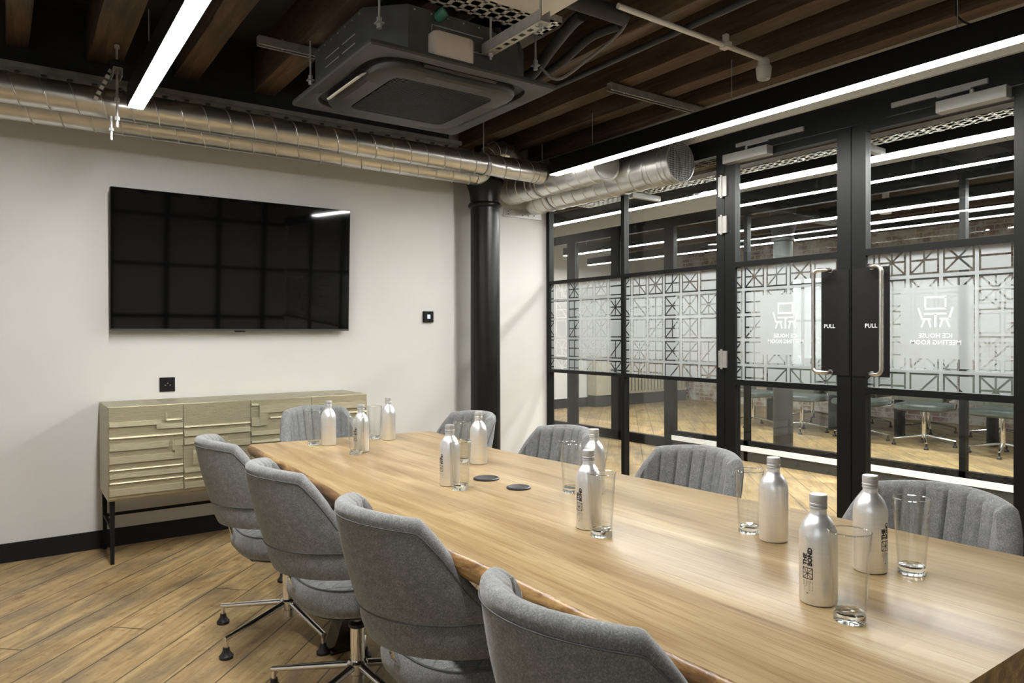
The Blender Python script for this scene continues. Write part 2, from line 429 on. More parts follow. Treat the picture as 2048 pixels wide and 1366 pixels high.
# ------------------------------------------------------------------ room shell
CZ = 2.98
struct('floor', MB().box(-1.7, 11, -2.6, 9.6, -.06, 0), 'floor')
struct('ceiling', MB().box(-1.7, 11, -2.6, 9.6, CZ, CZ + .08), 'ceil')
struct('wall_far', MB().box(-1.6, 2.889, 4.849, 5.05, 0, CZ), 'wall')
struct('wall_alcove', MB().box(2.889, 3.90, 4.91, 5.05, 0, CZ), 'wall')
struct('wall_corridor', MB().box(3.86, 3.95, 5.05, 9.4, 0, CZ), 'wall')
struct('wall_end', MB().box(3.86, 10.75, 9.4, 9.5, 0, CZ), 'wall')
LY0, LY1, LZ0, LZ1 = -1.7, .3, .95, 2.35
struct('wall_left', MB().box(-1.7, -1.6, -2.6, LY0, 0, CZ).box(-1.7, -1.6, LY1, 5.05, 0, CZ).box(-1.7, -1.6, LY0, LY1, 0, LZ0).box(-1.7, -1.6, LY0, LY1, LZ1, CZ), 'wall')
w6 = thing('added_fill_window', None, None, (-1.66, -.7, LZ0), kind='structure'); b = MB()  # unseen window, added so sky light enters as soft fill from the left
for y in (-.96, 0, .96): b.box(-.03, .03, y - .04, y + .04, 0, LZ1 - LZ0)
for z in (0, .7, LZ1 - LZ0 - .04): b.box(-.025, .025, -.92, .92, z, z + .04)
b.build('window_frame', 'black', w6); MB().box(-.004, .004, -.92, .92, .04, LZ1 - LZ0 - .04).build('pane', 'pane', w6)
struct('wall_rear', MB().box(-1.6, 1.2, -2.6, -2.5, 0, CZ), 'wall')
struct('wall_rear_glazed', MB().box(1.2, 10.75, -2.6, -2.5, 0, CZ), 'cream')
WY0, WY1, WZ0, WZ1 = 6.45, 7.35, .7, 2.2
struct('wall_brick', MB().box(10.75, 10.95, -2.6, WY0, 0, CZ).box(10.75, 10.95, WY1, 9.5, 0, CZ).box(10.75, 10.95, WY0, WY1, 0, WZ0).box(10.75, 10.95, WY0, WY1, WZ1, CZ), 'brick')
w3 = thing('window_3', None, None, (10.8, 6.9, WZ0), kind='structure')
b = MB()
for y in (-.45, .41): b.box(0, .06, y, y + .04, 0, 1.5)
for z in (0, 1.46): b.box(0, .06, -.41, .41, z, z + .04)
b.box(.005, .05, -.015, .015, .04, 1.46); b.box(.005, .05, -.41, .41, .75, .78)
b.build('window_frame', 'black', w3); MB().box(.02, .03, -.41, .41, .04, 1.46).build('pane', 'pane', w3)
struct('baseboard_far', MB().box(-1.6, 2.889, 4.829, 4.849, 0, .098).box(-1.6, 2.889, 4.834, 4.849, .098, .103), 'skirt')
struct('baseboard_alcove', MB().box(2.889, 3.85, 4.892, 4.91, 0, .10), 'skirt')
struct('baseboard_left', MB().box(-1.6, -1.58, -2.5, 4.829, 0, .10), 'skirt')
struct('baseboard_end', MB().box(3.95, 10.75, 9.38, 9.4, 0, .16), 'skirt')
# bulkheads above the two glass partitions
struct('trim_1', MB().box(3.83, 3.93, -2.5, 4.91, 2.55, CZ), 'cream')
struct('trim_2', MB().box(5.93, 6.03, -2.5, 9.4, 2.53, CZ), 'cream')
# dark glazed rear wall: mullions over the grey infill
b = MB()
for x in (1.3, 2.05, 2.8, 3.5): b.box(x - .03, x + .03, -2.5, -2.44, 0, CZ)
for z in (.9, 1.68, 2.42): b.box(1.2, 3.83, -2.495, -2.45, z - .025, z + .025)
rw = thing('window_4', None, None, (0, -2.5, 0), kind='structure'); b.build('window_frame', 'black', rw, off=(0, -2.5, 0))

# ------------------------------------------------------------------ timber joists
ordn = ['first', 'second', 'third', 'fourth', 'fifth', 'sixth', 'seventh', 'eighth', 'ninth', 'tenth', 'eleventh', 'twelfth', 'thirteenth', 'fourteenth', 'fifteenth', 'sixteenth']
def joist(x0, x1, y0, y1, label, group, z0=2.72):
    n = 22; rs = []
    rr = random.Random(int(x0 * 1000))
    for i in range(n + 1):
        y = y0 + (y1 - y0) * i / n; j = lambda a: rr.uniform(-a, a)
        rs.append([(x0 + j(.004), y, z0 + j(.004)), (x0 + .006 + j(.003), y, z0 - .004), (x1 - .006 + j(.003), y, z0 - .004), (x1 + j(.004), y, z0 + j(.004)), (x1, y, CZ - .002), (x0, y, CZ - .002)])
    m = MB().rings(rs); o = m.build('ceiling_joist', 'joist', off=((x0 + x1) / 2, (y0 + y1) / 2, z0))
    o.location = ((x0 + x1) / 2, (y0 + y1) / 2, z0); return tag(o, label, 'joist', group)
JX = [(.02, .12, 'leftmost dark timber joist in view, at the top left corner of the photo'),
      (.375, .535, 'wide timber joist just left of the left strip light'),
      (.80, .925, 'brown timber joist just right of the left strip light'),
      (1.245, 1.37, 'timber joist running past the left side of the air conditioner'),
      (1.68, 1.79, 'timber joist passing directly above the air conditioner middle'),
      (2.08, 2.19, 'timber joist above the right edge of the air conditioner'),
      (2.49, 2.59, 'reddish timber joist beside the black pipes right of the air conditioner'),
      (2.93, 3.05, 'broad rough timber joist above the end of the conduit with the sensor'),
      (3.29, 3.40, 'timber joist second from the cream bulkhead above the glass partition'),
      (3.61, 3.71, 'timber joist nearest the cream bulkhead, over the right strip light')]
for x0, x1, lb in JX: joist(x0, x1, -2.45, 4.44 if x0 < 2.6 else 4.84, lb, 'timber joists of the meeting room')
for k in range(4):
    x = 4.15 + .43 * k; joist(x, x + .11, -2.45, 9.38, ordn[k] + ' timber joist over the corridor, counting from the near glass partition', 'timber joists beyond the glass')
for k in range(11):
    x = 6.2 + .41 * k; joist(x, x + .11, -2.45, 9.38, ordn[k] + ' timber joist over the far meeting room, counting from the far glass partition', 'timber joists beyond the glass')

# riveted steel beam
sb = thing('steel_beam', 'dark riveted steel beam above the silver ducts along the television wall', 'beam', (1.1, 4.47, 2.57))
BO = (1.1, 4.47, 2.57)
MB().box(-1.6, 2.62, 4.46, 4.482, 2.60, CZ - .002).build('web', 'beam', sb, off=BO)
MB().box(-1.6, 2.62, 4.28, 4.66, 2.572, 2.598).build('bottom_flange', 'flange', sb, off=BO)
MB().box(-1.6, 2.62, 4.34, 4.60, CZ - .03, CZ - .002).build('top_flange', 'beam', sb, off=BO)
riv = MB().lathe([(.001, -.013), (.009, -.011), (.015, -.005), (.016, 0)], 12)
r0 = None
for row in (4.345, 4.43):
    for i in range(37):
        x = -1.5 + .112 * i + (.056 if row > 4.4 else 0)
        if r0 is None: r0 = riv.build('rivet', 'beam', sb); o = r0
        else: o = r0.copy(); COL.objects.link(o)
        o.location = (x - BO[0], row - BO[1], 2.574 - BO[2])

# ------------------------------------------------------------------ spiral ducts
def spiral(mb, p0, p1, r, pitch=.125, n=28, ridge=.0048, hand=1):
    p0, p1 = Vector(p0), Vector(p1); L = (p1 - p0).length; d = (p1 - p0) / L
    a = d.cross(Vector((0, 0, 1))).normalized(); b2 = d.cross(a)
    mb.rings([[p + (a * cos(2 * PI * j / n) + b2 * sin(2 * PI * j / n)) * r for j in range(n)] for p in (p0, p1)])
    st = int(L / pitch * 26); pts = []
    for i in range(st + 1):
        s_ = L * i / st; an = hand * 2 * PI * s_ / pitch
        pts.append(p0 + d * s_ + (a * cos(an) + b2 * sin(an)) * (r + .0005))
    mb.tube(pts, ridge, 6); return mb
def collar(mb, c, d, r, w=.05):
    c, d = Vector(c), Vector(d); return mb.tube([c - d * w / 2, c + d * w / 2], r, 28)
ZD = 2.455
d1 = thing('spiral_duct', 'front silver spiral duct running along the television wall', 'duct', (0, 4.25, ZD), group='spiral ventilation ducts')
O1 = (0, 4.25, ZD)
b = spiral(MB(), (-1.58, 4.25, ZD), (3.27, 4.25, ZD), .075); b.build('duct_pipe', 'galv', d1, off=O1)
b = MB(); collar(b, (-.02, 4.25, ZD), (1, 0, 0), .0785, .03); collar(b, (3.26, 4.25, ZD), (1, 0, 0), .08, .06); b.split('collar', 'galv', d1, off=O1)
d2 = thing('spiral_duct', 'rear silver spiral duct tight behind the front duct on the television wall', 'duct', (0, 4.475, ZD - .03), group='spiral ventilation ducts')
O2 = (0, 4.475, ZD - .03)
b = spiral(MB(), (-1.58, 4.475, ZD - .03), (2.84, 4.475, ZD - .03), .068, .14); b.build('duct_pipe', 'galv', d2, off=O2)
MB().tube(arc((2.84, 4.475, ZD + .06), .09, -PI / 2, 0, 7, (1, 0, 0), (0, 0, 1)), .070, 24).build('elbow', 'galv', d2, off=O2)
d3 = thing('spiral_duct', 'short silver spiral duct above the glass ending in a plain grey disc', 'duct', (3.42, 4.2, 2.44), group='spiral ventilation ducts')
O3 = (3.42, 4.2, 2.44)
b = spiral(MB(), (3.42, 4.83, 2.44), (3.42, 3.72, 2.44), .122, .12, hand=-1); b.build('duct_pipe', 'galv', d3, off=O3)
b = MB(); collar(b, (3.42, 3.70, 2.44), (0, 1, 0), .126, .05); b.build('collar', 'galv', d3, off=O3)
MB().tube([(3.42, 3.672, 2.44), (3.42, 3.676, 2.44)], .112, 28).build('end_disc', 'silver', d3, off=O3)
d4 = thing('spiral_duct', 'large silver spiral duct beside the glass with a wire mesh end', 'duct', (3.69, 4.0, 2.40), group='spiral ventilation ducts')
O4 = (3.69, 4.0, 2.40)
b = spiral(MB(), (3.69, 4.85, 2.40), (3.69, 3.36, 2.40), .132, .125, hand=-1)
b.build('duct_pipe', 'galv', d4, off=O4)
b = MB()
for r, y0, y1 in ((.1355, 3.26, 3.46),):
    rs = [[(3.69 + q * cos(2 * PI * j / 32), y, 2.40 + q * sin(2 * PI * j / 32)) for j in range(32)] for q, y in ((r, 3.46), (r, 3.25), (r + .003, 3.245), (r - .004, 3.242), (r - .004, 3.36))]
    b.rings(rs, False, False)
for y in (3.30, 3.34, 3.44): b.tube([(3.69 + .1375 * cos(2 * PI * j / 32), y, 2.40 + .1375 * sin(2 * PI * j / 32)) for j in range(33)], .003, 6)
b.build('end_collar', 'galv', d4, off=O4)
MB().tube([(3.69, 3.352, 2.40), (3.69, 3.358, 2.40)], .131, 28).build('damper_plate', 'acblack', d4, off=O4)
b = MB()
for i in range(-8, 9):
    q = i * .0145; h = math.sqrt(max(0, .130 ** 2 - q * q))
    b.obox((3.69 + q, 3.248, 2.40 - h), (3.69 + q, 3.248, 2.40 + h), .0022, .0022); b.obox((3.69 - h, 3.2505, 2.40 + q), (3.69 + h, 3.2505, 2.40 + q), .0022, .0022)
b.build('wire_mesh', 'zinc', d4, off=O4)
pts = [Vector((2.93, 4.475, 2.47))] + arc((3.09, 4.475, 2.485), .16, PI, 0, 8, (1, 0, 0), (0, 0, 1))
b = MB().tube(pts, .067, 24)
for i in range(1, 9):
    p = pts[i]; t = (pts[min(i + 1, 9)] - pts[i - 1]).normalized(); a = t.cross(Vector((0, 1, 0))).normalized()
    b.tube([p + (a * cos(2 * PI * j / 24) + Vector((0, 1, 0)) * sin(2 * PI * j / 24)) * .0685 for j in range(25)], .003, 6)
b.build('segmented_elbow', 'galv', d2, off=O2, ang=20)
# hanger straps
def hang(d, off, x, y, r, z, along):
    b = MB(); n = 28
    ring = [(x + (r + .0015) * sin(2 * PI * j / n), y, z + (r + .0015) * cos(2 * PI * j / n)) if along == 'y' else (x, y + (r + .0015) * sin(2 * PI * j / n), z + (r + .0015) * cos(2 * PI * j / n)) for j in range(n + 1)]
    for p, q in zip(ring, ring[1:]): b.obox(p, q, *((.018, .0025)), up=(Vector(p) + Vector(q)) / 2 - Vector((x, y, z)))
    b.tube([(x, y, z + r), (x, y, CZ - .001)], .004, 8).build('hanger_strap', 'zinc', d, off=off)
for x in (-.9, 2.78): hang(d1, O1, x, 4.25, .078, ZD, 'x')
hang(d3, O3, 3.42, 4.4, .125, 2.44, 'y'); 
hang(d4, O4, 3.69, 4.55, .135, 2.40, 'y')

# cast iron column
c = thing('cast_iron_column', 'black cast iron column with flared capital by the alcove wall', 'column', (3.085, 4.70, 0))
MB().lathe([(.118, 0), (.116, 1.2), (.113, 2.245)], 40).build('shaft', 'iron', c)
MB().lathe([(.113, 2.235), (.124, 2.238), (.132, 2.25), (.132, 2.262), (.124, 2.274), (.114, 2.278)], 40, cap0=False, cap1=False).build('collar_ring', 'iron', c)
MB().lathe([(.113, 2.27), (.116, 2.32), (.126, 2.37), (.142, 2.41), (.150, 2.43), (.150, 2.45)], 40).build('capital', 'iron', c)
MB().lathe([(.085, 2.45), (.085, 2.714)], 32).build('neck', 'iron', c)
MB().lathe([(.16, 0), (.16, .05), (.135, .07), (.119, .12)], 40, cap1=False).build('base', 'iron', c)

# metal bracket plate on alcove wall
b = MB().box(3.40, 3.80, 4.902, 4.909, 2.235, 2.30)
o = b.build('wall_bracket', 'zinc', off=(3.6, 4.905, 2.27), bevel=.002); o.location = (3.6, 4.905, 2.27); tag(o, 'pale metal bracket plate fixed to the alcove wall under the ducts', 'bracket')
bb = MB()
for x, z in ((-.15, .012), (-.15, -.012), (.0, -.01), (.06, -.01), (.12, -.004), (.13, .012)): bb.tube([(x, -.003, z), (x, -.0055, z)], .005, 10)
bb.split('screw', 'blackm', o)

# slotted bracket hanging the ducts on the left
c = thing('duct_bracket', 'slotted metal hanger bracket beside the left strip light end', 'bracket', (.478, 4.08, 2.4))
OB = (.478, 4.08, 2.4)
b = MB().tube([(.478, 4.10, 2.719), (.478, 4.10, 2.30)], .006, 10); b.tube([(.455, 4.13, 2.36), (.455, 4.13, 2.24)], .006, 10); b.split('threaded_rod', 'zinc', c, off=OB)
b = MB()
for z in (2.695, 2.335, 2.43): b.tube([(.478, 4.10, z), (.478, 4.10, z + .018)], .013, 6)
b.tube([(.455, 4.13, 2.285), (.455, 4.13, 2.30)], .013, 6); b.split('nut', 'zinc', c, off=OB)
b = MB()
for x in (.458, .497): b.box(x - .002, x + .002, 4.06, 4.165, 2.55, 2.59)
b.box(.458, .497, 4.06, 4.165, 2.588, 2.592)
for i in range(6): b.obox((.45 - .012 * i, 4.07 + .01 * i, 2.575 - .026 * i), (.45 - .012 * (i + .62), 4.07 + .01 * (i + .62), 2.575 - .026 * (i + .62)), .03, .004)
b.build('slotted_channel', 'strut', c, off=OB)
MB().box(.45, .506, 4.05, 4.13, 2.60, 2.625).build('rubber_pad', 'rubber', c, off=OB)

# ------------------------------------------------------------------ strip lights
def strip(x, y0, y1, label, wires, gz=2.38, w=.075, h=.105, group='linear strip lights', nm='pendant_light'):
    ym = (y0 + y1) / 2; t = thing(nm, label, 'light', (x, ym, gz), group=group); off = (x, ym, gz)
    b = MB().box(x - w / 2, x - w / 2 + .004, y0, y1, gz, gz + h).box(x + w / 2 - .004, x + w / 2, y0, y1, gz, gz + h)
    b.box(x - w / 2, x + w / 2, y0, y1, gz + h - .004, gz + h).box(x - w / 2, x + w / 2, y0, y0 + .004, gz, gz + h).box(x - w / 2, x + w / 2, y1 - .004, y1, gz, gz + h)
    b.build('housing', 'black', t, off=off)
    MB().box(x - w / 2 + .0045, x + w / 2 - .0045, y0 + .0045, y1 - .0045, gz - .0035, gz + .006).build('diffuser', 'led', t, off=off)
    for y in wires:
        MB().tube([(x, y, gz + h), (x, y, 2.719)], .0018, 6).tube([(x, y, gz + h), (x, y, gz + h + .02)], .005, 8).build('suspension_wire', 'zinc', t, off=off)
    return t
strip(.545, .7, 3.985, 'white strip light hanging on the left, near the top left of the room', (3.58, 1.0))
t = strip(3.19, .7, 3.975, 'long white strip light hanging on the right in front of the glass partition', (3.56, 2.45, 1.337))
b = MB().tube([(3.20, 1.345, 2.71), (3.205, 1.35, 2.56), (3.20, 1.32, 2.52), (3.195, 1.28, 2.49)], .004, 8); b.build('power_cable', 'rubber', t, off=(3.19, (.7 + 3.975) / 2, 2.38))
strip(4.65, .3, 5.95, 'nearer strip light of the corridor, seen through all the glass', (4.75, 1.2))
strip(5.3, .3, 4.04, 'farther strip light of the corridor, seen only through the glass doors', (3.6, 1.2))
strip(6.6, .3, 7.96, 'nearer strip light of the far meeting room', (7.5, 3.5))
strip(7.8, .3, 8.8, 'farther strip light of the far meeting room, its end showing through the left glass', (8.3, 3.5))

# ------------------------------------------------------------------ air conditioner
AC = (1.66, 3.10, 2.40)
ac = thing('air_conditioner', 'dark grey square ceiling cassette air conditioner', 'air conditioner', AC)
def rsq(a, r, z, n=10, lob=0):
    P = []
    for q, (sx, sy) in enumerate(((1, 1), (-1, 1), (-1, -1), (1, -1))):
        for i in range(n + 1):
            an = q * PI / 2 + PI / 2 * i / n
            P.append((sx * (a - r) + r * cos(an), sy * (a - r) + r * sin(an), z))
    return P
def octo(a, ch, z): return [(a, -a + ch, z), (a, a - ch, z), (a - ch, a, z), (-a + ch, a, z), (-a, a - ch, z), (-a, -a + ch, z), (-a + ch, -a, z), (a - ch, -a, z)]
b = MB().rings([octo(.42, .14, .03), octo(.42, .14, .225)]); b.build('body', 'greymetal', ac, ang=20)
b = MB()   # riveted seams and slots pressed in the body sides
for z in (.10, .14):
    for y0, y1 in ((-.2, -.06), (-.02, .14)): MB().box(-.4215, -.419, y0, y1, z, z + .004).build('slot', 'zinc', ac)
for i in range(7): b.tube([(-.42, -.25 + .08 * i, .21), (-.4225, -.25 + .08 * i, .21)], .004, 8)
for i in range(7): b.tube([(-.25 + .08 * i, -.42, .21), (-.25 + .08 * i, -.4225, .21)], .004, 8)
b.split('rivet', 'zinc', ac)
b = MB()
b.box(-.17, .09, -.4225, -.42, .165, .169).box(-.17, .09, -.4225, -.42, .095, .099).box(-.17, -.166, -.4225, -.42, .095, .169)
b.build('access_cover', 'zinc', ac)
# panel
def sup(a, ex, z, n=128):
    P = []
    for i in range(n):
        t_ = 2 * PI * i / n; c_, s_ = cos(t_), sin(t_); r = a / ((abs(c_) ** ex + abs(s_) ** ex) ** (1 / ex)); P.append((r * c_, r * s_, z))
    return P
def flower(a, z, amp):
    P = []
    for x, y, z_ in sup(a, 4.2, z):
        t_ = math.atan2(y, x); k = 1 + amp * abs(sin(2 * t_)) ** 6 - amp * .35 * (1 - abs(sin(2 * t_)) ** 2); P.append((x * k, y * k, z))
    return P
b = MB().rings([sup(.42, 60, .034), sup(.475, 60, .020), sup(.475, 60, .008), sup(.470, 60, .0), flower(.415, .0, .05), flower(.408, .004, .05), flower(.405, .022, .05)], cap0=False, cap1=False)
b.build('panel', 'acblack', ac, ang=30)
MB().rings([flower(.42, .0225, .05), flower(.42, .0245, .05)]).build('louvre_recess', 'acdark', ac, ang=30)
b = MB().rings([flower(.362, .022, .07), flower(.362, -.004, .07), flower(.356, -.018, .07), flower(.340, -.027, .06), sup(.262, 14, -.027), sup(.258, 14, -.018)], cap0=False, cap1=False)
b.build('grille_frame', 'acblack', ac, ang=30)
b = MB()
for i in range(34):
    y = -.245 + i * .49 / 33; b.box(-.25, .25, y - .0035, y + .0035, -.024, -.016)
b.box(-.252, .252, -.252, .252, -.013, -.008, 0)
b.build('grille', 'acdark', ac)
for k in range(4):
    a = k * PI / 2; b = MB(); hw = .185
    prof = [(-.006, .010), (.0, -.002), (.016, -.004), (.026, .002), (.024, .012)]
    if k == 2: prof = [(-.012, -.006), (.008, -.024), (.030, -.034), (.033, -.030), (.010, -.012)]
    rs = []
    for x in (-hw, -hw * .96, hw * .96, hw):
        s_ = .75 if abs(x) == hw else 1
        rs.append([(.370 + p * s_, x, z) for p, z in prof])
    rs = [[(q[0] * cos(a) - q[1] * sin(a), q[0] * sin(a) + q[1] * cos(a), q[2]) for q in r] for r in rs]
    o = b.rings(rs).build('louvre_flap', 'white' if k == 2 else 'acdark', ac)
    if k == 2: tag(o, 'pale open louvre flap on the left side')
b = MB(); rs = []
for y, s_ in ((-.42, 1.0), (-.455, 1.0), (-.467, .96), (-.472, .88)):
    rs.append([(-.085 + q[0] * .50 * s_, y, .072 + q[1] * .30 * s_) for q in rsq(.2, .05, 0, 8)])
b.rings(rs); o = b.build('pump_cover', 'offwhite', ac); tag(o, 'cream plastic pump cover on the side facing the table')
for sx, sy in ((-1, -1), (1, -1), (-1, 1), (1, 1)):
    b = MB().tube([(sx * .40, sy * .40, .12), (sx * .40, sy * .40, .318)], .005, 8).box(sx * .40 - .016, sx * .40 + .016, sy * .40 - .016, sy * .40 + .016, .118, .124)
    b.tube([(sx * .40, sy * .40, .10), (sx * .40, sy * .40, .145)], .011, 6).build('hanging_rod', 'zinc', ac)
b = MB().tube([(-.14, -.43, .20), (-.14, -.455, .205), (-.13, -.47, .215)], .022, 12); o = b.build('drain_cap', 'copper', ac); tag(o, 'green plastic cap')
b = MB().tube([(.14, -.44, .21), (.145, -.462, .205), (.15, -.468, .17), (.15, -.462, .14)], .012, 10).tube([(.18, -.44, .215), (.20, -.47, .21), (.235, -.49, .16), (.25, -.48, .12)], .006, 8)
b.split('cable', 'rubber', ac)

# perforated tray by the air conditioner
def perf_tray(name, label, x0, x1, y0, y1, z, along, mat='tray', group=None):
    cx, cy = (x0 + x1) / 2, (y0 + y1) / 2; t = thing(name, label, 'cable tray', (cx, cy, z), group=group)
    b = MB(); L0, L1, W0, W1 = (x0, x1, y0, y1) if along == 'x' else (y0, y1, x0, x1)
    def bx(l0, l1, w0, w1, za, zb): b.box(l0, l1, w0, w1, za, zb) if along == 'x' else b.box(w0, w1, l0, l1, za, zb)
    bx(L0, L1, W0, W0 + .003, z, z + .03); bx(L0, L1, W1 - .003, W1, z, z + .03)
    nb = 3; ww = (W1 - W0); gap = .010
    for i in range(nb + 1):
        a = W0 + ww * i / nb
        bx(L0, L1, max(W0, a - ww / nb * .34), min(W1, a + ww / nb * .34), z, z + .002)
    n = int((L1 - L0) / .06)
    for i in range(n + 1):
        l = L0 + (L1 - L0) * i / n; bx(max(L0, l - .019), min(L1, l + .019), W0, W1, z, z + .0021)
    b.build('tray', mat, t, off=(cx, cy, z)); return t
t = perf_tray('cable_tray', 'perforated metal cable tray passing above the air conditioner', 1.15, 2.06, 2.50, 2.665, 2.648, 'x')
MB().box(1.2, 2.0, 2.53, 2.545, 2.651, 2.663).tube([(1.2, 2.6, 2.66), (1.6, 2.61, 2.66), (2.05, 2.6, 2.66)], .008, 8).build('cable', 'cable', t, off=(1.605, 2.5825, 2.648))
c = thing('hanger_bracket', 'slotted metal channel bracket hanging in front of the cream pump cover', 'bracket', (1.755, 2.44, 2.49))
OC = (1.755, 2.44, 2.49)
b = MB().box(1.735, 1.739, 2.24, 2.665, 2.49, 2.535).box(1.779, 1.783, 2.24, 2.665, 2.49, 2.535)
b.box(1.735, 1.748, 2.24, 2.665, 2.488, 2.491).box(1.770, 1.783, 2.24, 2.665, 2.488, 2.491)
for i in range(8): y = 2.24 + .0565 * i; b.box(1.748, 1.770, y, y + .028, 2.488, 2.491)
b.build('slotted_channel', 'zinc', c, off=OC)
b = MB()
b.tube([(1.759, 2.27, 2.46), (1.759, 2.27, 2.609)], .005, 8).tube([(1.759, 2.63, 2.46), (1.759, 2.63, 2.647)], .005, 8)
b.split('threaded_rod', 'zinc', c, off=OC)
b = MB()
for y in (2.27, 2.63): b.tube([(1.759, y, 2.474), (1.759, y, 2.488)], .011, 6).box(1.742, 1.776, y - .017, y + .017, 2.4865, 2.488)
b.build('nut', 'zinc', c, off=OC)
o = MB().box(1.60, 1.92, 2.20, 2.44, 2.61, 2.715).build('junction_box', 'white', off=(1.76, 2.32, 2.6), bevel=.004); o.location = (1.76, 2.32, 2.6); tag(o, 'pale metal box fixed under the joists at the top of the photo', 'box')

# struts, conduit, sensor, pipes
def strut(x0, x1, y, z, label):
    c = ((x0 + x1) / 2, y, z); t = thing('strut_channel', label, 'strut', c, group='zinc strut channels under the joists')
    b = MB().box(x0, x1, y - .0205, y - .018, z, z + .041).box(x0, x1, y + .018, y + .0205, z, z + .041).box(x0, x1, y - .0205, y + .0205, z + .0385, z + .041)
    b.box(x0, x1, y - .0205, y - .011, z - .002, z).box(x0, x1, y + .011, y + .0205, z - .002, z)
    b.build('channel', 'strut', t, off=c)
    b = MB()
    for x in (x0 + .12, x1 - .12): b.tube([(x, y, z), (x, y, 2.719)], .006, 8)
    b.split('fixing_bolt', 'zinc', t, off=c)
strut(1.02, 2.25, 3.56, 2.665, 'zinc strut channel crossing behind the air conditioner on its left')
strut(2.87, 3.74, 3.06, 2.665, 'zinc strut channel above the right strip light, below the joists')
c = thing('conduit', 'pale round conduit crossing the joists to the white sensor', 'conduit', (2.7, 2.26, 2.665))
MB().tube([(2.17, 2.256, 2.665), (3.19, 2.268, 2.665)], .0125, 14).build('tube', 'white', c, off=(2.7, 2.26, 2.665))
MB().box(2.88, 2.92, 2.24, 2.285, 2.650, 2.68).box(2.89, 2.91, 2.25, 2.275, 2.68, 2.719).build('clip', 'white', c, off=(2.7, 2.26, 2.665))
c = thing('ceiling_sensor', 'white round ceiling sensor at the end of the pale conduit', 'sensor', (3.215, 2.27, 2.565))
MB().lathe([(.001, 0), (.030, .0), (.034, .006), (.040, .06), (.036, .068), (.030, .07)], 28).build('sensor_body', 'white', c)
MB().lathe([(.030, .07), (.030, .10), (.026, .106)], 24).build('mounting_base', 'white', c)
MB().lathe([(.001, -.002), (.014, -.002), (.015, .002)], 20).build('lens', 'offwhite', c)
def pipe(name, pts, r, mat, label, cat, group=None):
    P = []
    for i in range(len(pts) - 1):
        p0, p1, p2, p3 = [Vector(pts[max(0, min(len(pts) - 1, k))]) for k in (i - 1, i, i + 1, i + 2)]
        for s_ in range(8):
            u = s_ / 8; P.append(.5 * ((2 * p1) + (p2 - p0) * u + (2 * p0 - 5 * p1 + 4 * p2 - p3) * u * u + (3 * p1 - p0 - 3 * p2 + p3) * u ** 3))
    P.append(Vector(pts[-1])); o_ = P[0].copy()
    o = MB().tube(P, r, 14).build(name, mat, off=o_); o.location = o_; return tag(o, label, cat, group)
pipe('insulated_pipe', [(2.085, 2.90, 2.52), (2.16, 2.86, 2.55), (2.17, 2.72, 2.63), (2.13, 2.52, 2.67), (2.11, 2.42, 2.67)], .028, 'insul', 'thick black insulated pipe rising from the right side of the air conditioner', 'pipe')
pipe('insulated_pipe', [(2.085, 2.98, 2.50), (2.2, 2.98, 2.53), (2.30, 2.80, 2.62), (2.30, 2.58, 2.67), (2.34, 2.42, 2.68)], .021, 'insul', 'thinner black insulated pipe beside the thick one right of the air conditioner', 'pipe')
pipe('pipe', [(2.62, -1, 2.685), (2.62, 1.5, 2.685), (2.62, 3.2, 2.685), (2.62, 4.2, 2.685)], .016, 'beam', 'thin dark pipe fixed under the reddish joist right of the air conditioner', 'pipe')
pipe('cable', [(2.06, 2.66, 2.50), (2.12, 2.60, 2.44), (2.24, 2.52, 2.54), (2.33, 2.42, 2.64), (2.345, 2.38, 2.69)], .007, 'cable', 'grey cable sagging from the right corner of the air conditioner', 'cable')
pipe('insulated_pipe', [(1.95, 2.34, 2.672), (2.08, 2.335, 2.672), (2.2, 2.33, 2.67), (2.28, 2.33, 2.67)], .038, 'insul', 'fat black pipe crossing under the joists beside the pale conduit end', 'pipe')
# ------------------------------------------------------------------ glass partition (window_1, doors)
XP = 3.88
TB = [(.925, .952), (1.682, 1.709)]
def glazing(root, off, bays, ztop, zbot, film=True, lab='a', xg=XP, blank=False):
    for k, (y0, y1) in enumerate(bays):
        MB().box(xg - .004, xg + .004, y0, y1, zbot, ztop).build('glass_pane', 'pane', root, off=off)
        if film:
            c = (y1 - y0) / round((y1 - y0) / .172)
            ym = (y0 + y1) / 2
            bl = (ym - c - off[1], ym + c - off[1], 1.12, 1.49) if blank else None
            mt = mk_film('frosted_film_%s%d' % (lab, k), y0 - off[1], 1.675 - 5 * .157, .157 if c < .15 else c * .93, bl)
            o = MB().add([(xg - .0055, y0, .952), (xg - .0055, y1, .952), (xg - .0055, y1, 1.682), (xg - .0055, y0, 1.682)], [(0, 1, 2, 3)]).build('frosted_film', mt, root, off=off)
w1 = thing('window_1', 'black framed fixed glazing with patterned frosted film left of the doors', None, (XP, 3.98, 0), kind='structure')
OW = (XP, 3.98, 0); FX0, FX1 = 3.855, 3.905
b = MB().box(FX0, FX1, 4.862, 4.905, 0, 2.55).box(FX0, FX1, 3.947, 3.984, 0, 2.55).box(FX0, FX1, 3.02, 3.085, 0, 2.55)
b.box(FX0, FX1, 3.085, 4.862, 2.43, 2.55).box(FX0, FX1, 3.085, 4.862, 0, .05)
for z0, z1 in TB: b.box(FX0, FX1, 3.985, 4.862, z0, z1).box(FX0, FX1, 3.085, 3.947, z0, z1)
b.build('frame', 'black', w1, off=OW)
glazing(w1, OW, [(3.984, 4.862), (3.085, 3.947)], 2.43, .05, lab='f')
struct('trim_3', MB().box(3.85, 3.91, 1.21, 3.02, 2.405, 2.55).box(3.85, 3.91, -2.5, 1.21, 2.43, 2.55), 'black')
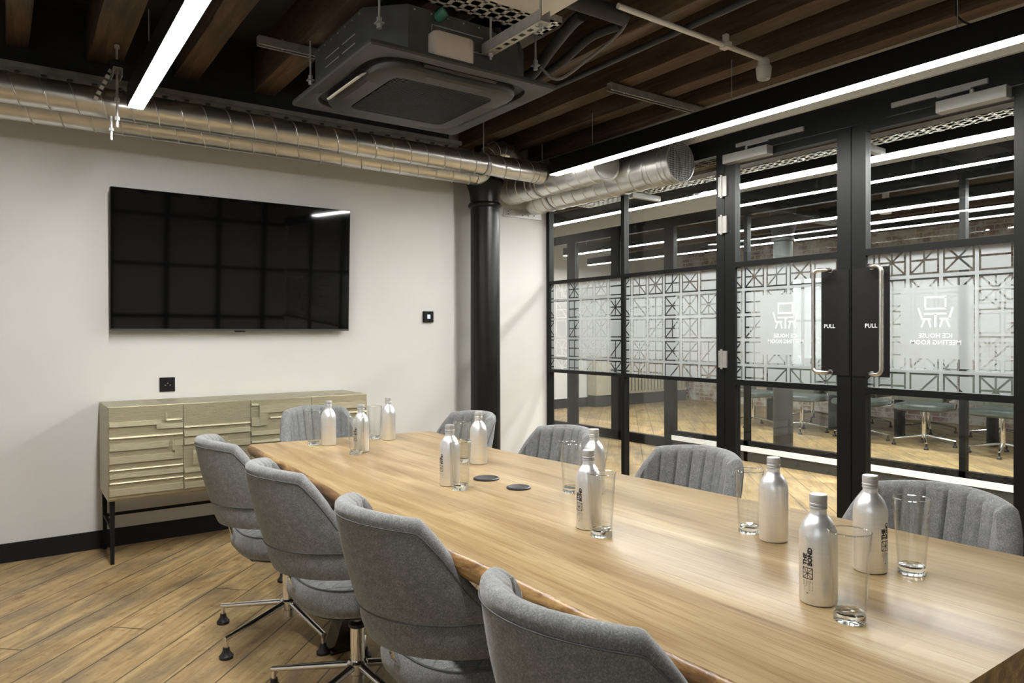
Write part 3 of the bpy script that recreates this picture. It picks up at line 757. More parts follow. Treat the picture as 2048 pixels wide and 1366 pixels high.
w2 = thing('window_2', 'black framed glazing at the right edge beyond the doors', None, (XP, -.6, 0), kind='structure')
O2w = (XP, -.6, 0)
b = MB().box(FX0, FX1, 1.21, 1.285, 0, 2.405)
for y in (-.05, -1.3): b.box(FX0, FX1, y - .02, y + .02, 0, 2.43)
b.box(FX0, FX1, -2.5, 1.21, 0, .05)
for z0, z1 in TB: b.box(FX0, FX1, -2.5, 1.21, z0, z1)
b.build('frame', 'black', w2, off=O2w)
glazing(w2, O2w, [(-1.28, -.07), (-.03, 1.21), (-2.48, -1.32)], 2.43, .05, lab='g')
def door(name, y0, y1, g0, g1, lab, label):
    off = (XP, (y0 + y1) / 2, 0); d = thing(name, label, None, off, kind='structure')
    a0, a1 = 3.853, 3.907
    b = MB().box(a0, a1, y0, g0, .008, 2.40).box(a0, a1, g1, y1, .008, 2.40).box(a0, a1, g0, g1, 2.355, 2.40).box(a0, a1, g0, g1, .008, .16)
    for z0, z1 in TB: b.box(a0, a1, g0, g1, z0 - .004, z1 + .004)
    b.build('leaf_frame', 'black', d, off=off)
    glazing(d, off, [(g0, g1)], 2.355, .16, lab=lab, blank=True)
    return d, off
dl, ol = door('door_1', 2.162, 3.015, 2.243, 2.935, 'l', 'left leaf of the black glazed double door')
dr, orr = door('door_2', 1.29, 2.156, 1.372, 2.077, 'r', 'right leaf of the black glazed double door')
# hinges
for z0, z1 in ((2.14, 2.29), (1.90, 2.03), (1.02, 1.15)):
    MB().tube([(3.842, 3.035, z0), (3.842, 3.035, z1)], .0085, 12).box(3.842, 3.853, 2.995, 3.06, z0 + .01, z1 - .01).build('hinge', 'silver', dl, off=ol)
for z0, z1 in ((2.14, 2.29), (1.02, 1.15)):
    MB().tube([(3.842, 1.288, z0), (3.842, 1.288, z1)], .0085, 12).box(3.842, 3.853, 1.28, 1.31, z0 + .01, z1 - .01).build('hinge', 'silver', dr, off=orr)
# push plates, lettering, pulls
def flat(txt, size, y, z, x, d, off, mat, offset=.012, mirror=False, name='lettering', space=.9):
    vs, fs = text_mesh(txt, size, offset, space=space); sg = 1 if mirror else -1
    MB().add([(x, y + sg * v[0], z + v[1]) for v in vs], fs if mirror else [tuple(reversed(f)) for f in fs]).build(name, mat, d, off=off)
for d, off, y0, y1, ty, hy, sy in ((dl, ol, 2.170, 2.335, 2.285, 2.355, -1), (dr, orr, 1.945, 2.150, 2.045, 1.965, 1)):
    MB().box(3.8485, 3.8525, y0, y1, 1.015, 1.610).build('pull_plate', 'blackm', d, off=off)
    flat('PULL', .031, ty, 1.292, 3.8480, d, off, 'sign', .0003)
    z0, z1 = 1.030, 1.612; ye = hy + sy * .075; r = .03
    pts = [(3.853, ye, z1), (3.83, ye, z1), (3.812, ye - sy * .012, z1), (3.80, hy + sy * r, z1)]
    pts += [(3.80, hy + sy * r - sy * r * sin(t_ * PI / 12), z1 - r + r * cos(t_ * PI / 12)) for t_ in range(1, 7)]
    pts += [(3.80, hy + sy * r - sy * r * cos(t_ * PI / 12), z0 + r - r * sin(t_ * PI / 12)) for t_ in range(0, 7)]
    pts += [(3.812, ye - sy * .012, z0), (3.83, ye, z0), (3.853, ye, z0)]
    b = MB().tube(pts, .0115, 14)
    for z in (z0, z1): b.tube([(3.8525, ye, z), (3.848, ye, z)], .016, 16)
    b.build('pull_handle', 'steel', d, off=off)
# table-and-chairs icon and room name, reading correctly from the corridor
for d, off, yc in ((dl, ol, 2.585), (dr, orr, 1.727)):
    b = MB(); X0 = XP - .0062
    def bar(p, q, w):
        (y0, z0), (y1, z1) = p, q; dy, dz = y1 - y0, z1 - z0; L = math.hypot(dy, dz); ny, nz = -dz / L * w / 2, dy / L * w / 2
        b.add([(X0, yc + y0 + ny, z0 + nz), (X0, yc + y1 + ny, z1 + nz), (X0, yc + y1 - ny, z1 - nz), (X0, yc + y0 - ny, z0 - nz)], [(0, 1, 2, 3)])
    for z in (1.435, 1.376): bar((-.053, z), (.053, z), .009)
    for y in (-.0485, .0485): bar((y, 1.376), (y, 1.435), .009)
    bar((-.055, 1.350), (.055, 1.350), .009); bar((0, 1.35), (0, 1.282), .010)
    for s_ in (-1, 1):
        bar((s_ * .083, 1.382), (s_ * .066, 1.325), .009); bar((s_ * .070, 1.324), (s_ * .020, 1.324), .009)
        bar((s_ * .052, 1.322), (s_ * .068, 1.282), .009); bar((s_ * .034, 1.322), (s_ * .022, 1.282), .009)
    b.build('table_icon', 'sign', d, off=off)
    flat('ICE HOUSE', .033, yc, 1.238, X0, d, off, 'sign', .0004, mirror=True, name='room_name')
    flat('MEETING ROOM', .033, yc, 1.203, X0, d, off, 'sign', .0004, mirror=True, name='room_name')
# closers
def closer(y0, y1, t0, t1, label):
    c = thing('door_closer', label, 'door closer', (3.84, (y0 + y1) / 2, 2.37), group='door closers'); off = (3.84, (y0 + y1) / 2, 2.37)
    MB().box(3.79, 3.853, y0, y1, 2.345, 2.403).build('closer_body', 'silver', c, off=off, bevel=.003)
    MB().box(3.832, 3.85, t0, t1, 2.442, 2.468).build('track', 'silver', c, off=off, bevel=.002)
    ym = (y0 + y1) / 2; MB().tube([(3.815, ym, 2.403), (3.815, ym, 2.425)], .010, 12).obox((3.815, ym, 2.43), (3.84, (t0 + t1) / 2, 2.437), .02, .008).build('arm', 'silver', c, off=off)
closer(2.655, 2.985, 2.44, 2.915, 'silver door closer at the top of the left door leaf')
closer(1.38, 1.69, 1.475, 1.93, 'silver door closer at the top of the right door leaf')

# ------------------------------------------------------------------ television
TVC = (1.252, 4.775, 1.70)
tv = thing('television', 'large black wall mounted television', 'television', TVC)
W_, H_ = .737, .42
tv.rotation_euler = (math.radians(2.6), 0, 0)
MB().box(-W_, W_, -.012, .03, -H_, H_).build('casing', 'blackm', tv, bevel=.004)
MB().box(-W_ + .004, W_ - .004, -.0135, -.011, -H_ + .012, H_ - .004).build('screen', 'screen', tv)
MB().box(-W_, W_, -.0137, -.011, -H_, -H_ + .0115).build('bottom_bezel', 'acblack', tv, bevel=.001)
MB().box(-.03, .03, -.016, .02, -H_ - .008, -H_ + .001).build('sensor_nub', 'blackm', tv, bevel=.002)
MB().box(-.35, .35, .03, .052, -.25, .22).build('back_housing', 'blackm', tv)
MB().box(-.2, .2, .05, .076, -.2, .2).build('wall_mount', 'blackm', tv)

o = MB().box(-.0435, .0435, 0, .008, -.0435, .0435).build('socket_plate', 'blackm', bevel=.0015); o.location = (.829, 4.8412, .948); tag(o, 'black square socket plate on the wall above the sideboard', 'socket')
b = MB()
for x, z in ((-.012, -.004), (.016, -.004), (.002, .008)): b.tube([(x, -.0008, z), (x, .001, z)], .0035, 10)
b.split('socket_hole', 'silver', o)
t = thing('thermostat', 'small black thermostat with a lit square on the far wall right of the television', 'thermostat', (2.654, 4.84, 1.388))
MB().box(-.042, .042, -.012, .0095, -.042, .042).build('case', 'blackm', t, bevel=.003)
MB().box(-.012, .012, -.0135, -.012, -.014, .016).build('display', 'bluescreen', t)

# ------------------------------------------------------------------ sideboard
SBO = (1.213, 4.63, 0)
s = thing('sideboard', 'champagne metal sideboard with relief doors on a black frame', 'sideboard', SBO)
Z0, Z1, HW, YF, YB = .348, .862, .752, -.205, .205
b = MB().box(-HW, HW, YF + .004, YB, Z1 - .018, Z1).box(-HW, HW, YF + .004, YB, Z0, Z0 + .018).box(-HW, -HW + .02, YF + .004, YB, Z0 + .018, Z1 - .018).box(HW - .02, HW, YF + .004, YB, Z0 + .018, Z1 - .018).box(-HW + .02, HW - .02, YB - .02, YB, Z0 + .018, Z1 - .018)
b.build('carcass', 'brass', s, bevel=.002)
DW = (2 * HW - .008) / 4
reliefs = [
 [(.055, [(0, .185), (.66, .185), (.66, .235), (1, .235)]), (.02, [(.76, .10), (.76, .165)]), (.02, [(.76, .165), (.98, .165)]), (.075, [(0, .435), (.80, .435)]), (.03, [(.86, .42), (.86, .50)]), (.075, [(0, .575), (.925, .575), (.925, .43), (1, .43)]), (.02, [(0, .33), (1, .33)]), (.06, [(0, .745), (1, .745)]), (.018, [(0, .82), (1, .82)]), (.075, [(0, .925), (1, .925)]), (.015, [(0, .68), (1, .68)])],
 [(.02, [(0, .26), (1, .26)]), (.06, [(0, .34), (1, .34)]), (.07, [(0, .43), (.6, .43), (.6, .49), (1, .49)]), (.05, [(.16, .68), (.16, .55), (.5, .55)]), (.05, [(0, .76), (.27, .76), (.27, .62), (.8, .62)]), (.02, [(0, .85), (1, .85)]), (.07, [(0, .93), (1, .93)])],
 [(.10, [(0, .26), (.20, .26), (.20, .11), (1, .11)]), (.03, [(.0, .05), (.12, .05)]), (.02, [(.3, .22), (1, .22)]), (.05, [(0, .40), (1, .40)]), (.03, [(0, .5), (1, .5)]), (.06, [(0, .62), (.5, .62), (.5, .7), (1, .7)]), (.03, [(0, .8), (1, .8)]), (.07, [(0, .92), (1, .92)])],
 [(.08, [(0, .13), (1, .13)]), (.02, [(0, .22), (1, .22)]), (.06, [(0, .34), (1, .34)]), (.03, [(0, .45), (1, .45)]), (.06, [(0, .56), (1, .56)]), (.02, [(0, .7), (1, .7)]), (.07, [(0, .85), (1, .85)])]]
for k in range(4):
    x0 = -HW + .004 + DW * k; x1 = x0 + DW - .0025; zt, zb = Z1 - .003, Z0 + .012
    b = MB().box(x0, x1, YF - .010, YF + .004, zb, zt)
    for w, pl in reliefs[k]:
        wz = w * (zt - zb)
        for (a0, b0), (a1, b1) in zip(pl, pl[1:]):
            xa, xb = x0 + a0 * (x1 - x0), x0 + a1 * (x1 - x0); za, zb2 = zt - b0 * (zt - zb), zt - b1 * (zt - zb)
            hx = wz / 2 if abs(a0 - a1) < 1e-6 else 0; lo, hi = min(xa, xb), max(xa, xb)
            ex = wz / 2
            l_ = max(x0 + .001, lo - (ex if a0 not in (0, 1) and len(pl) > 2 else hx)); h_ = min(x1 - .001, hi + (ex if max(a0, a1) < 1 and len(pl) > 2 else hx))
            z_l, z_h = min(za, zb2) - wz / 2, max(za, zb2) + wz / 2
            v = [(l_, YF - .010, z_l), (h_, YF - .010, z_l), (h_, YF - .010, z_h), (l_, YF - .010, z_h), (l_ + .001, YF - .0215, z_l + .0010), (h_ - .001, YF - .0215, z_l + .0010), (h_ - .001, YF - .0185, z_h - .0015), (l_ + .001, YF - .0185, z_h - .0015)]
            b.add(v, [(4, 5, 6, 7), (0, 1, 5, 4), (1, 2, 6, 5), (2, 3, 7, 6), (3, 0, 4, 7)])
    b.build('door', 'brass', s, ang=20)
for x in (-HW + .022, HW - .022):
    for y in (YF + .03, YB - .03): MB().rings([[(x + a * q, y + c_ * q, z) for a, c_ in ((-1, -1), (1, -1), (1, 1), (-1, 1))] for q, z in ((.009, 0), (.0125, Z0))]).build('leg', 'blackm', s)
    MB().box(x - .008, x + .008, YF + .04, YB - .04, .190, .206).build('side_rail', 'blackm', s)
b = MB().box(-HW + .03, HW - .03, YB - .038, YB - .022, .19, .206); b.build('stretcher', 'blackm', s)

# ------------------------------------------------------------------ table
TO = (1.355, 1.9, 0)
tb = thing('conference_table', 'long oak conference table with wavy live edges and dark steel legs', 'table', TO)
def wob(y, ph): return .012 * sin(1.9 * y + ph) + .007 * sin(5.3 * y + 2 * ph) + .004 * sin(11.7 * y + ph)
Lp = [(.455, .850), (.81, .846), (1.083, .846), (1.57, .842), (2.05, .856), (2.5, .885), (3.0, .905), (3.36, .915)]
Rp = [(.455, 1.860), (.643, 1.862), (1.19, 1.856), (1.47, 1.832), (1.84, 1.808), (2.6, 1.758), (3.0, 1.78), (3.28, 1.815)]
def interp(tab, y):
    for (a, b_), (c_, d_) in zip(tab, tab[1:]):
        if y <= c_: return b_ + (d_ - b_) * max(0, (y - a)) / (c_ - a)
    return tab[-1][1]
N = 120; rs = []; edgeL = []; edgeR = []
for i in range(N + 1):
    u = i / N; yl = .455 + (3.37 - .455) * u; yr = .455 + (3.285 - .455) * u
    xl = interp(Lp, yl) + .35 * wob(yl, .4); xr = interp(Rp, yr) + .35 * wob(yr, 2.2)
    dl_, dr_ = .030 + .45 * wob(yl * 1.3, 1.1), .030 + .45 * wob(yr * 1.2, 3.0)
    def pt(x, z):
        y = yl + (yr - yl) * (x - xl) / (xr - xl); return (x, y, z)
    rs.append([pt(xl + .004, .75), pt(xr - .004, .75), pt(xr + .003, .744), pt(xr + .009, .728), pt(xr + .006 - dr_ * .3, .703), pt(xr - dr_ * .8, .690), pt(xl + dl_ * .8, .690), pt(xl - .006 + dl_ * .3, .703), pt(xl - .009, .728), pt(xl - .003, .744)])
b = MB().rings(rs); 
n = 10; fm = []
for fi, f in enumerate(b.f):
    if fi < N * n: fm.append(0 if (fi % n) in (0, 5) else 1)
    else: fm.append(1)
b.mi = fm; b.build('tabletop', ['table', 'bark'], tb, off=TO, ang=50)
for y, nm in ((2.73, 'a'), (1.21, 'b')):
    for sx in (-1, 1):
        xb, xt = 1.355 + sx * .268, 1.355 + sx * .045
        b = MB().rings([[(x + a * .04, y + c_ * .045, z) for a, c_ in ((-1, -1), (1, -1), (1, 1), (-1, 1))] for x, z in ((xb, .008), (xt, .684))])
        b.box(xb - .05, xb + .05, y - .05, y + .05, 0, .008)
        b.build('leg', 'legmetal', tb, off=TO)
    MB().box(1.355 - .25, 1.355 + .25, y - .05, y + .05, .683, .691).build('top_plate', 'blackm', tb, off=TO)
MB().box(1.30, 1.41, 1.255, 2.685, .655, .683).build('beam', 'blackm', tb, off=TO)
for (x, y, r, lb) in ((1.364, 2.074, .0455, 'larger round black socket lid flush in the middle of the table'), (1.367, 1.888, .040, 'smaller round black socket lid in the middle of the table, nearer the camera')):
    o = MB().lathe([(r - .004, -.004), (r, 0), (r, .004), (r - .005, .006), (r - .007, .0055), (.001, .0055)], 40, cap1=False).build('socket_lid', 'rubber', tb, off=TO); o.location = (x, y, .7502); tag(o, lb)

# ------------------------------------------------------------------ chairs
def make_chair(label, group):
    t = thing('swivel_chair', label, 'chair', group=group)
    PM = math.radians(106)
    def hgt(ph):
        a = abs(math.degrees(ph)); s_ = min(1, max(0, (a - 42) / 33)); s_ = 1 - (1 - s_) ** 1.35 if s_ > .5 else s_ * (1 - .5 ** 1.35) / .5 * (1 - .35 * (1 - 2 * s_))
        top = .846 - .016 * (a / 45) ** 2 if a < 45 else .830
        return top * (1 - s_) + (.612 - .0003 * max(0, a - 84)) * s_
    def ctr(ph, z, dr):
        lean = (z - .47)
        rx = .242 + .06 * lean; ry = .258 + .24 * lean
        return ((rx + dr) * sin(ph), -(ry + dr) * cos(ph), z)
    NP = 150
    def shell(zb, topf, th, chan, inset=0, NV=14, pmax=PM):
        rs = []
        for i in range(NP + 1):
            ph = -pmax + 2 * pmax * i / NP
            e = min(1, (pmax - abs(ph)) / .12); k = math.sqrt(max(0, 1 - (1 - e) ** 2))
            zt = topf(ph); zt = zb + (zt - zb) * (.55 + .45 * k) ; T = th * (.12 + .88 * k)
            s_ = ph / math.radians(12.6); g = abs(sin(PI * s_)); ch = chan * (1 - (1 - min(1, g * 2.2)) ** 2) if chan else 0
            row = []
            for j in range(NV + 1):
                q = j / NV; row.append(ctr(ph, zb + (zt - zb - T * .45) * q, T * .5 - inset + .006 * sin(PI * q)))
            for j in range(1, 6):
                a = PI * j / 6; row.append(ctr(ph, zt - T * .45 + T * .45 * sin(a), (T * .5) * cos(a) - inset - ch * .3 * (j / 6)))
            for j in range(NV, -1, -1):
                q = j / NV; fade = min(1, (q * 1.0) / .12) 
                row.append(ctr(ph, zb + (zt - zb - T * .45) * q, -T * .5 - inset - ch * fade))
            rs.append(row)
        return MB().rings(rs)
    shell(.580, hgt, .042, .011).build('backrest', 'fabric', t, ang=60)
    shell(.496, lambda p: .588, .034, 0, .003, 5, math.radians(103)).build('lower_back', 'fabric', t, ang=60)
    # seams along the outer face
    b = MB(); pts = []
    for i in range(121):
        ph = -PM * .93 + 2 * PM * .93 * i / 120; z = hgt(ph) - .030; pts.append(ctr(ph, z, .0238))
    b.tube(pts, .0016, 5); b.tube([ctr(-PM * .95 + 2 * PM * .95 * i / 80, .583, .0205) for i in range(81)], .003, 5)
    b.build('seam', 'piping', t)
    # seat
    rs = []; n = 64
    def sq(r, z, yo=.02):
        P = []
        for j in range(n):
            a = 2 * PI * j / n; c_, s_ = cos(a), sin(a); k = (abs(c_) ** 2.6 + abs(s_) ** 2.6) ** (-1 / 2.6)
            P.append((r * k * c_ * .985, r * k * s_ + yo, z))
        return P
    prof = [(.05, .352), (.19, .352), (.222, .362), (.240, .385), (.243, .41), (.236, .436), (.222, .450)]
    b = MB().rings([sq(r, z) for r, z in prof], cap1=False); b.build('seat', 'fabric', t, ang=60)
    b = MB().rings([sq(r, z) for r, z in [(.222, .450), (.205, .457), (.16, .462), (.10, .464), (.04, .465)]], cap0=False); b.build('seat_cushion_top', 'quilt', t, ang=60)
    b = MB().tube(sq(.2235, .4505) + sq(.2235, .4505)[:1], .0025, 5); b.build('seat_piping', 'piping', t)
    MB().rings([sq(r, z, .02) for r, z in [(.06, .325), (.16, .335), (.205, .349), (.212, .356)]]).build('underseat_shell', 'rubber', t, ang=50)
    # mechanism, column, base
    MB().tube([(0, 0, .262), (0, 0, .326)], .0145, 16).build('gas_lift', 'steel', t)
    MB().lathe([(.0255, .248), (.031, .252), (.031, .262), (.024, .268), (.0155, .270)], 24).build('column_cap', 'rubber', t)
    MB().tube([(0, 0, .06), (0, 0, .249)], .0245, 24).build('column', 'chrome', t)
    pts = [(.0, -.05, .322), (.0, -.11, .318), (.0, -.150, .322), (.0, -.172, .345), (.0, -.200, .40), (.0, -.225, .44), (.0, -.246, .505)]
    b = MB(); 
    for p, q in zip(pts, pts[1:]): b.obox(p, q, .03, .009, up=(0, .3, 1))
    b.build('back_bracket', 'chrome', t)
    b = MB().tube([(.02, .0, .318), (.16, .03, .312), (.215, .03, .312)], .005, 8).tube([(.19, .03, .312), (.25, .03, .312)], .009, 10); b.build('tilt_lever', 'rubber', t)
    MB().lathe([(.028, .088), (.036, .094), (.036, .128), (.029, .136)], 24).build('hub', 'chrome', t)
    for k in range(5):
        a = math.radians(8 + 72 * k); c_, s_ = cos(a), sin(a); rs = []
        for q in range(7):
            u = q / 6; r = .03 + .29 * u; z = .117 - .042 * u; w = .016 - .005 * u; h = .013 - .003 * u
            rs.append([(r * c_ - w * cos(2 * PI * j / 12) * s_, r * s_ + w * cos(2 * PI * j / 12) * c_, z + h * sin(2 * PI * j / 12)) for j in range(12)])
        lg = MB().rings(rs).build('base_leg', 'chrome', t, ang=50)
        e = (.313 * c_, .313 * s_)
        MB().tube([(*e, .040), (*e, .078)], .0085, 12).build('stem', 'chrome', lg)
        MB().lathe([(.026, 0), (.027, .010), (.021, .017), (.0135, .028), (.012, .042)], 20, c=(*e, 0)).build('glide', 'rubber', lg)
    return t
G1, G2 = 'grey swivel chairs along the left side of the table', 'grey swivel chairs along the right side of the table'
proto = make_chair('grey upholstered swivel chair nearest the camera on the left side, partly cut off', G1)
def place(o, x, y, rz): o.location = (x, y, 0); o.rotation_euler = (0, 0, rz); return o
place(proto, .985, .905, -PI / 2 + .04)
def chair(x, y, rz, label, group):
    c = copy_tree(proto); c['label'] = label; c['group'] = group; return place(c, x, y, rz)
chair(1.02, 1.63, -PI / 2 + .02, 'grey upholstered swivel chair second from the camera on the left side of the table', G1)
chair(.99, 2.315, -PI / 2, 'grey upholstered swivel chair third from the camera on the left side of the table', G1)
chair(.985, 3.03, -PI / 2 - .03, 'grey upholstered swivel chair farthest on the left side, in front of the sideboard', G1)
chair(1.735, .90, PI / 2 - .05, 'grey channel-tufted swivel chair nearest the camera on the right, at the photo edge', G2)
chair(1.735, 1.68, PI / 2 + .03, 'grey channel-tufted swivel chair second from the camera on the right, before the door hinges', G2)
chair(1.735, 2.42, PI / 2, 'grey channel-tufted swivel chair third from the camera on the right, before the fixed glazing', G2)
chair(1.74, 3.17, PI / 2 + .05, 'grey swivel chair farthest on the right side, in front of the black column', G2)
chair(1.46, 3.70, PI + .06, 'grey swivel chair at the far head of the table with its back to the sideboard', 'grey swivel chair at the far end')

# ------------------------------------------------------------------ bottles and tumblers
def bend(vs, r, z0, a0=0): return [(r * cos(a0 + v[1] / r), r * sin(a0 + v[1] / r), z0 + v[0]) for v in vs]
def make_bottle():
    t = thing('water_bottle', 'x', 'bottle', group='aluminium water bottles on the table'); R = .0335
    pr = [(.030, 0), (.0325, .0015), (R, .005), (R, .122), (.0330, .130), (.0312, .138), (.0278, .147), (.0228, .155), (.0178, .161), (.0152, .165), (.0146, .169), (.0146, .176)]
    MB().lathe(pr, 48).build('body', 'alu', t, ang=40)
    cp = [(.0150, .1745), (.0158, .1752), (.0158, .178), (.0150, .179), (.0150, .1802), (.0160, .1812), (.0160, .184), (.0152, .185), (.0155, .187), (.0157, .198), (.0148, .2005), (.010, .2012), (.001, .2012)]
    MB().lathe(cp, 40, cap1=False).build('cap', 'zinc', t, ang=40)
    b = MB(); Rp = R + .0003
    vs, fs = text_mesh('THE', .0115, .0007, 'LEFT'); b.add(bend([(v[0], -v[1] - .0052, 0) for v in vs], Rp, .073), fs)
    vs, fs = text_mesh('BOND', .0115, .0007, 'LEFT'); b.add(bend([(v[0], -v[1] + .0052, 0) for v in vs], Rp, .073), fs)
    def seg(p, q, w):
        dx, dy = q[0] - p[0], q[1] - p[1]; L = math.hypot(dx, dy); nx, ny = -dy / L * w / 2, dx / L * w / 2; m = 6
        row = []
        for i in range(m + 1):
            u = i / m; row += [(p[0] + dx * u + nx, p[1] + dy * u + ny, 0), (p[0] + dx * u - nx, p[1] + dy * u - ny, 0)]
        b.add(bend(row, Rp, 0), [(2 * i, 2 * i + 1, 2 * i + 3, 2 * i + 2) for i in range(m)])
    h = .0098; zc = .059
    for s_ in (-1, 1):
        seg((zc - h, s_ * h), (zc + h, s_ * h), .0013); seg((zc + s_ * h, -h), (zc + s_ * h, h), .0013)
    seg((zc - h, 0), (zc + h, 0), .0010); seg((zc - h, -h), (zc + h, h), .0010); seg((zc - h, h), (zc + h, -h), .0010); seg((zc, -h), (zc, h), .0010)
    rr = random.Random(3)
    for i, y in enumerate((-.0085, -.0055, -.0025, .0005, .0035, .0065, .0095)):
        z = .0455
        while z > .028:
            l_ = rr.uniform(.0015, .004); seg((z - l_, y), (z, y), .0006); z -= l_ + .0009
            if rr.random() < .18: break
    seg((.0225, -.0015), (.0225, .0015), .0016)
    b.build('printed_label', 'print', t)
    return t
def make_glass():
    t = thing('tumbler', 'x', 'glass', group='drinking glasses on the table')
    pr = [(.0268, .016), (.0352, .1555), (.0349, .1565), (.0343, .1565), (.0340, .1555), (.0255, .022), (.0235, .0185)]
    MB().lathe(pr, 48, cap0=False, cap1=False).build('wall', 'tumbler', t, ang=50)
    MB().tube([(.0348 * cos(2 * PI * j / 40), .0348 * sin(2 * PI * j / 40), .1562) for j in range(41)], .0011, 6, caps=False).build('rim', 'glass', t)
    MB().lathe([(.0250, 0), (.0266, .002), (.0267, .0155), (.0232, .0182), (.001, .0172)], 48, cap1=False).build('base', 'glass', t, ang=40)
    return t
bp, gp = make_bottle(), make_glass()
BS = [(1.207, 3.141, None, 'leftmost bottle of the three at the far table end'),
      (1.252, 2.882, -.75, 'middle bottle of the far group, a tumbler before it'),
      (1.502, 3.135, None, 'rightmost bottle of the far group, against the white wall'),
      (1.211, 2.063, -.86, 'bottle standing left of the round lids with a tumbler directly before it'),
      (1.504, 2.342, None, 'bottle behind the round lids, before the chair by the column'),
      (1.522, 1.695, None, 'bottle before the third right chair, half hidden by a nearer bottle'),
      (1.234, 1.396, -.72, 'bottle lettered at its left edge, right of the round lids'),
      (1.522, 1.048, None, 'bottle with no lettering in view, before the second right chair'),
      (1.239, .758, -.55, 'nearest bottle, with full lettering in view, behind the nearest tumbler'),
      (1.493, .795, .83, 'bottle lettered at its right edge, before the nearest right chair')]
for i, (x, y, sd, lb) in enumerate(BS):
    o = bp if i == 0 else copy_tree(bp); o['label'] = 'brushed aluminium ' + lb
    c2 = Vector((-x, -y, 0)).normalized(); r2 = Vector((-c2.y, c2.x, 0)); r2 = r2 if r2.dot(R_) > 0 else -r2
    if sd is None: n_ = -c2 * .6 + r2 * (.8 if x > 1.35 else -.8)
    else: n_ = c2 * math.sqrt(1 - sd * sd) + r2 * sd
    o.location = (x, y, .7503); o.rotation_euler = (0, 0, math.atan2(n_.y, n_.x))
GS = [(1.153, 3.181, 'leftmost tumbler at the far table end, left of the left far bottle'), (1.204, 2.822, 'tumbler in front of the middle far bottle'), (1.460, 3.198, 'tumbler mostly hidden behind the rightmost far bottle'),
      (1.205, 1.985, 'tumbler in front of the bottle left of the round lids'), (1.470, 2.408, 'tumbler mostly hidden behind the bottle beyond the round lids'), (1.470, 1.745, 'tumbler behind the half hidden bottle before the third right chair'),
      (1.209, 1.320, 'tumbler overlapping the bottle right of the lids'), (1.533, 1.125, 'tumbler behind the unlettered bottle, before the second right chair'), (1.200, .675, 'nearest tumbler, before the nearest bottle'), (1.545, .735, 'tumbler right of the bottle by the nearest right chair')]
for i, (x, y, lb) in enumerate(GS):
    o = gp if i == 0 else copy_tree(gp); o['label'] = 'clear glass ' + lb; o.location = (x, y, .7503); o.rotation_euler = (0, 0, i * .7)
# ------------------------------------------------------------------ beyond the glass: corridor and far meeting room
X2 = 5.98
w5 = thing('window_5', 'second black framed glass partition across the corridor', None, (X2, 4, 0), kind='structure')
O5 = (X2, 4, 0); a0, a1 = X2 - .03, X2 + .03
b = MB()
for y, w in ((7.06, .16), (6.24, .16), (5.405, .14), (4.41, .045), (3.44, .045), (2.46, .045), (1.48, .045), (.5, .045), (-.5, .045), (-1.5, .045), (9.3, .16)): b.box(a0, a1, y - w / 2, y + w / 2, .0, 2.42)
b.box(a0, a1, -2.5, 9.4, 2.42, 2.53)
for z0, z1 in TB: b.box(a0, a1, -2.5, 9.38, z0, z1)
b.box(a0, a1, 5.4, 9.38, 0, .11).box(a0, a1, -2.5, 5.4, .15, .20)
b.build('frame', 'black', w5, off=O5)
b = MB().box(a0 - .01, a1 + .03, -2.5, 5.36, .098, .15); b.build('white_sill', 'sill', w5, off=O5)
b = MB().box(a0, a1 + .02, -2.5, 5.36, 0, .098); b.build('plinth', 'acblack', w5, off=O5)
glazing(w5, O5, [(6.32, 6.98), (5.475, 6.16), (4.433, 5.335), (3.463, 4.388), (2.483, 3.418), (1.503, 2.438), (.523, 1.458)], 2.42, .2, lab='s', xg=X2)
# far room column, radiator cover
c = thing('cast_iron_column', 'grey painted column standing in the far meeting room beyond the left door', 'column', (7.15, 4.80, 0))
MB().lathe([(.105, 0), (.102, 2.3)], 32).build('shaft', 'beam', c); MB().lathe([(.102, 2.28), (.12, 2.29), (.12, 2.32), (.105, 2.34), (.14, 2.45), (.14, CZ - .002)], 32).build('capital', 'beam', c)
c = thing('radiator_cover', 'cream slatted radiator cover along the end wall beyond the left glass', 'radiator cover', (9.42, 9.25, 0))
b = MB().box(-1.15, 1.15, -.13, .125, .85, .88).box(-1.15, 1.15, -.10, .12, .20, .24).box(-1.15, -.50, -.11, .12, .24, .85)
for i in range(20): x = -.46 + .082 * i; b.box(x, x + .042, -.12, -.095, .24, .85)
b.box(1.11, 1.15, -.12, .12, .24, .85); b.build('slatted_case', 'slat', c)
MB().box(-.5, 1.11, -.06, .12, .24, .85).build('radiator', 'acblack', c); MB().box(-1.15, 1.15, -.08, .12, 0, .20).build('plinth', 'acblack', c)
# far table
T2 = (8.95, 4.6, 0); t = thing('meeting_table', 'dark topped table with black post legs in the far meeting room', 'table', T2)
MB().box(-.5, .5, -1.9, 2.0, .715, .75).build('tabletop', 'tabledark', t, bevel=.004)
for y in (-1.21, -.2, .66, 1.6): MB().box(-.045, .045, y - .045, y + .045, 0, .715).build('leg', 'black', t)
